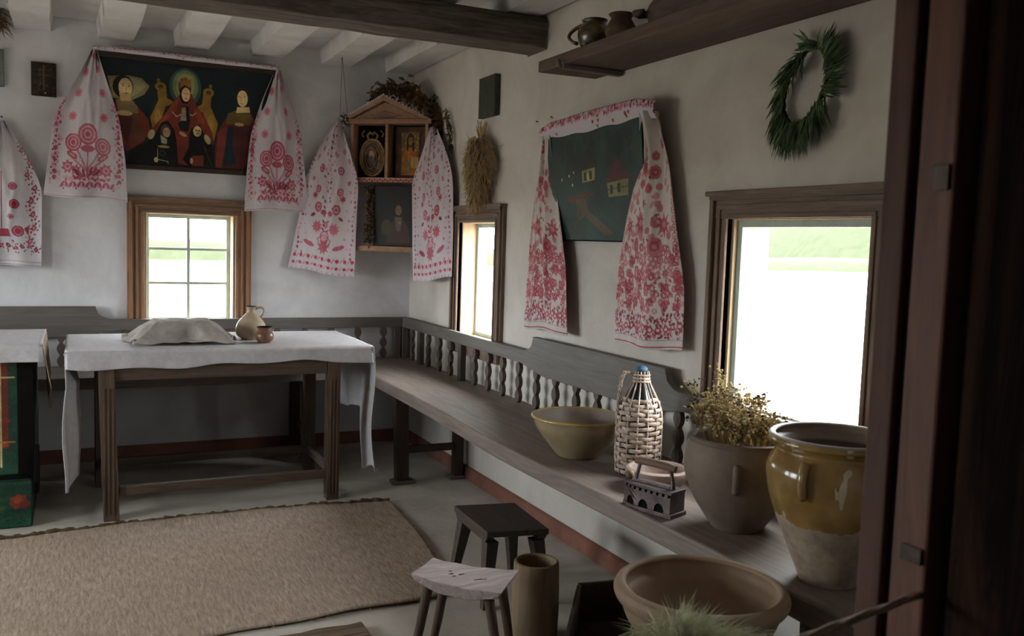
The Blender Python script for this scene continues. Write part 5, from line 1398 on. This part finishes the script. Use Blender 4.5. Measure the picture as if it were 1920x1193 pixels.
FL = yz([(-2.70,1.771),(-2.66,1.616),(-2.585,1.38),(-2.552,1.177),(-2.551,.912)], -.065); FL[0] = (-.108,-2.70,1.795)
FR = yz([(-2.774,1.78),(-2.832,1.603),(-2.893,1.361),(-2.949,1.16),(-2.953,.925)], -.045); FR[0] = (-.085,-2.78,1.79)
tp = [(-.082,-1.93,1.772), (-.078,-2.02,1.79), (-.078,-2.3,1.797), (-.078,-2.5,1.803), (-.082,-2.68,1.806), (-.078,-2.79,1.79)]
o = join([fall(EL, ER, 0, cv_dense(5), (-1,0,0), seed=1, gather=.35, amp=.014), fall(FL, FR, 0, cv_dense(6), (-1,0,0), seed=4, gather=.35, amp=.018), band(tp, (-1,0,0), cv_band((150,60,70), 2.6), wd=.085)], 'embroidered_towel')
tag(o, 'towel densely embroidered in dark red draped over the green landscape painting', 'towel', 'embroidered towels draped over the icons')

# ------------------------------------------------------------------ small plaques, sheaf, wreath, bunch
def plaque(name, label, loc, w, h, wall, mat, detail=True):
    t = thing(name, label, 'icon', loc)
    d = .022
    b = MB()
    if wall == 'back': b.box(loc[0]-w/2, loc[0]+w/2, -d-.001, -.001, loc[2]-h/2, loc[2]+h/2)
    else: b.box(-d-.01, -.001, loc[1]-w/2, loc[1]+w/2, loc[2]-h/2, loc[2]+h/2)
    obj('panel', b, mat, t, bevel=.003); return t
t = plaque('small_icon', 'small dark carved icon plaque on the back wall, left of the wide painting', (-2.072, -.001, 2.074), .118, .175, 'back', 'plq')
c = Canvas(60, 90, (40,30,26)); q = random.Random(1)
for k in range(90): c.ell(q.random()*60, q.random()*90, 2.5, 3.5, q.choice([(70,58,40), (26,20,18), (60,46,34), (96,80,50)]), q.random(), .6)
c.line([(30,6),(30,76)], 3, (86,74,48)); c.line([(16,20),(44,20)], 2.4, (86,74,48)); c.line([(12,34),(48,34)], 2.4, (86,74,48)); c.line([(22,56),(40,62)], 2.4, (86,74,48)); c.ell(34, 82, 1.6, 1.6, (200,190,150))
painted_grid('painting', 60, 90, lambda u, v: (-2.129+.114*u, u*0-.0240, 2.159-.170*v), c, 'paint', t)
t = plaque('small_icon', 'small green black panel high on the right wall above the dried sheaf', (-.001, -1.195, 2.035), .20, .205, 'right', 'plqg')
t = plaque('small_icon', 'grey worn panel cut by the left picture edge on the back wall', (-2.32, -.001, 2.112), .13, .19, 'back', 'plqy')

def sheaf():
    t = thing('dried_sheaf', 'dry straw coloured sheaf of ears hanging on the wall beside the right small window', 'sheaf', (-.02, -1.14, 1.86)); r = random.Random(21)
    st = MB(); er = MB()
    C0 = Vector((-.045, -1.14, 1.66))
    for i in range(900):
        s = r.random()                               # position down the bundle
        z = 1.84 - .33*s; halfw = .26*math.sin(PI*min(1, .18+.75*s))
        a = r.uniform(-1, 1); p = Vector((-.02-.05*(1-a*a)*r.random()-.006, -1.13-.02*s+a*halfw*.60, z))
        d = Vector((-.25*r.random()+.02, a*.85+r.gauss(0,.25), -.75+r.gauss(0,.25) + .25*(1-s))).normalized(); L = r.uniform(.04, .085)
        m_ = p+d*L*.5+Vector((-.004,0,.004)); q = p+d*L; q.x = min(q.x, -.006); m_.x = min(m_.x, -.006)
        er.blade([p, m_, q], r.uniform(.003, .005))
        for k in range(2):
            e = (d+Vector((r.gauss(0,.15), r.gauss(0,.3), r.gauss(0,.3)))).normalized(); q2 = q+e*r.uniform(.015,.035); q2.x = min(q2.x, -.005); st.tube([m_, q, q2], .0006, 3)
    for i in range(46):
        a = r.uniform(-1, 1); q = Vector((-.03, -1.14+a*.05, 1.84+r.uniform(0,.05))); q2 = q+Vector((0, a*.03, r.uniform(.01,.04))); st.tube([Vector((-.03,-1.14,1.70)), q, q2], .0016, 4)
    obj('stalks', st, 'straw', t); obj('ears', er, 'ears', t)
sheaf()

def wreath():
    t = thing('wreath', 'green oval wreath of long needle leaves on the right wall above the large window', 'wreath', (-.02, -3.455, 1.75)); r = random.Random(31)
    cy, cz = -3.452, 1.775
    def ring(a):                                     # slightly tilted oval
        u, v = .083*math.cos(a), .105*math.sin(a); k = .0
        return Vector((-.030, cy-(u*math.cos(k)-v*math.sin(k)) - .26*v, cz+u*math.sin(k)+v*math.cos(k)))
    b = MB()
    for ph in (0, PI): b.tube([ring(2*PI*i/72)+Vector((.004*math.cos(i*.9+ph), .004*math.sin(i*.9+ph), 0)) for i in range(73)], .005, 6, False)
    obj('ring', b, 'twig', t, smooth=True)
    A = MB(); B_ = MB()
    for i in range(760):
        a = r.uniform(0, 2*PI); p = ring(a) + Vector((r.uniform(-.015,.008), r.gauss(0,.005), r.gauss(0,.005)))
        rad = Vector((0, p.y-cy, p.z-cz)).normalized(); tn = Vector((0, -rad.z, rad.y))
        low = max(0, -math.sin(a)); rt = max(0, math.cos(a)); lf_ = max(0, -math.cos(a))
        down = Vector((0, 0, -1))
        if rt > .4 and math.sin(a) > -.2: d = rad*.9 + Vector((0,0,.05)) ; L = r.uniform(.04, .085)
        elif low > .35: d = rad*.45+down*.8; L = r.uniform(.06, .115)
        elif lf_ > .3: d = rad*.45 + down*.8; L = r.uniform(.04, .075)
        else: d = rad*.35 + Vector((0, .9 if math.cos(a) < .3 else -.9, -.15)); L = r.uniform(.025, .05)
        d = (d+Vector((r.gauss(-.1,.15), r.gauss(0,.14), r.gauss(0,.14)))).normalized()
        q = p+d*L; q.x = min(q.x, -.006); m_ = p+d*L*.5+Vector((-.005,0,0)); m_.x = min(m_.x, -.006); p.x = min(p.x, -.008)
        (A if r.random() < .55 else B_).blade([p, m_, q], r.uniform(.0022, .0036))
    for e in ((.085,.052), (.065,.012), (.07,.02), (.06,.06)):
        p = Vector((-.03, cy-.02, cz+.11)); B_.blade([p, p+Vector((-.004, e[0]*.5, e[1]*.6)), p+Vector((0, e[0], e[1]))], .006)
    obj('needles', A, 'needle', t); obj('pale_needles', B_, 'needle2', t, label='paler green needles')
    b = MB(); b.tube([(-.001, cy-.02, 1.888), (-.035, cy-.02, 1.892)], .003, 6); obj('nail', b, 'metal', t)
wreath()

def bunch():
    t = thing('dried_bunch', 'dark dry twig bunch cut by the top left corner', 'dried plants', (-2.27, -.05, 2.36)); r = random.Random(41); b = MB(); c_ = MB()
    for i in range(200):
        a = r.uniform(-.9, 1.2); L = r.uniform(.05, .13); p = Vector((-2.30+r.gauss(0,.02), -.04, 2.37+r.gauss(0,.03)))
        q = p+Vector((math.sin(a)*L*.8, -.02*r.random(), -abs(math.cos(a))*L*.7)); c_.blade([p, p.lerp(q,.5)+Vector((.003,-.004,.006)), q], .0026)
    b.tube([(-2.30,-.001,2.39), (-2.30,-.06,2.385)], .004, 6); obj('nail', b, 'metal', t); obj('twigs', c_, 'vine', t)
bunch()
# small nails and pegs left in the plaster
for y, z, nm in ((-2.29, 1.845, 'bent'), (-1.86, 1.86, 'far'), (-1.72, 1.855, 'near')):
    b = MB(); b.tube([(.004, y, z), (-.012, y, z+.001), (-.016, y-.014, z+.002)], .0022, 6)
    tag(obj('nail', b, 'metal', smooth=True), {'bent': 'bent rusty nail in the wall above the landscape painting', 'far': 'small rusty nail in the bare wall, closest to the landscape painting corner', 'near': 'small rusty nail in the bare wall between sheaf and landscape painting'}[nm], 'nail')
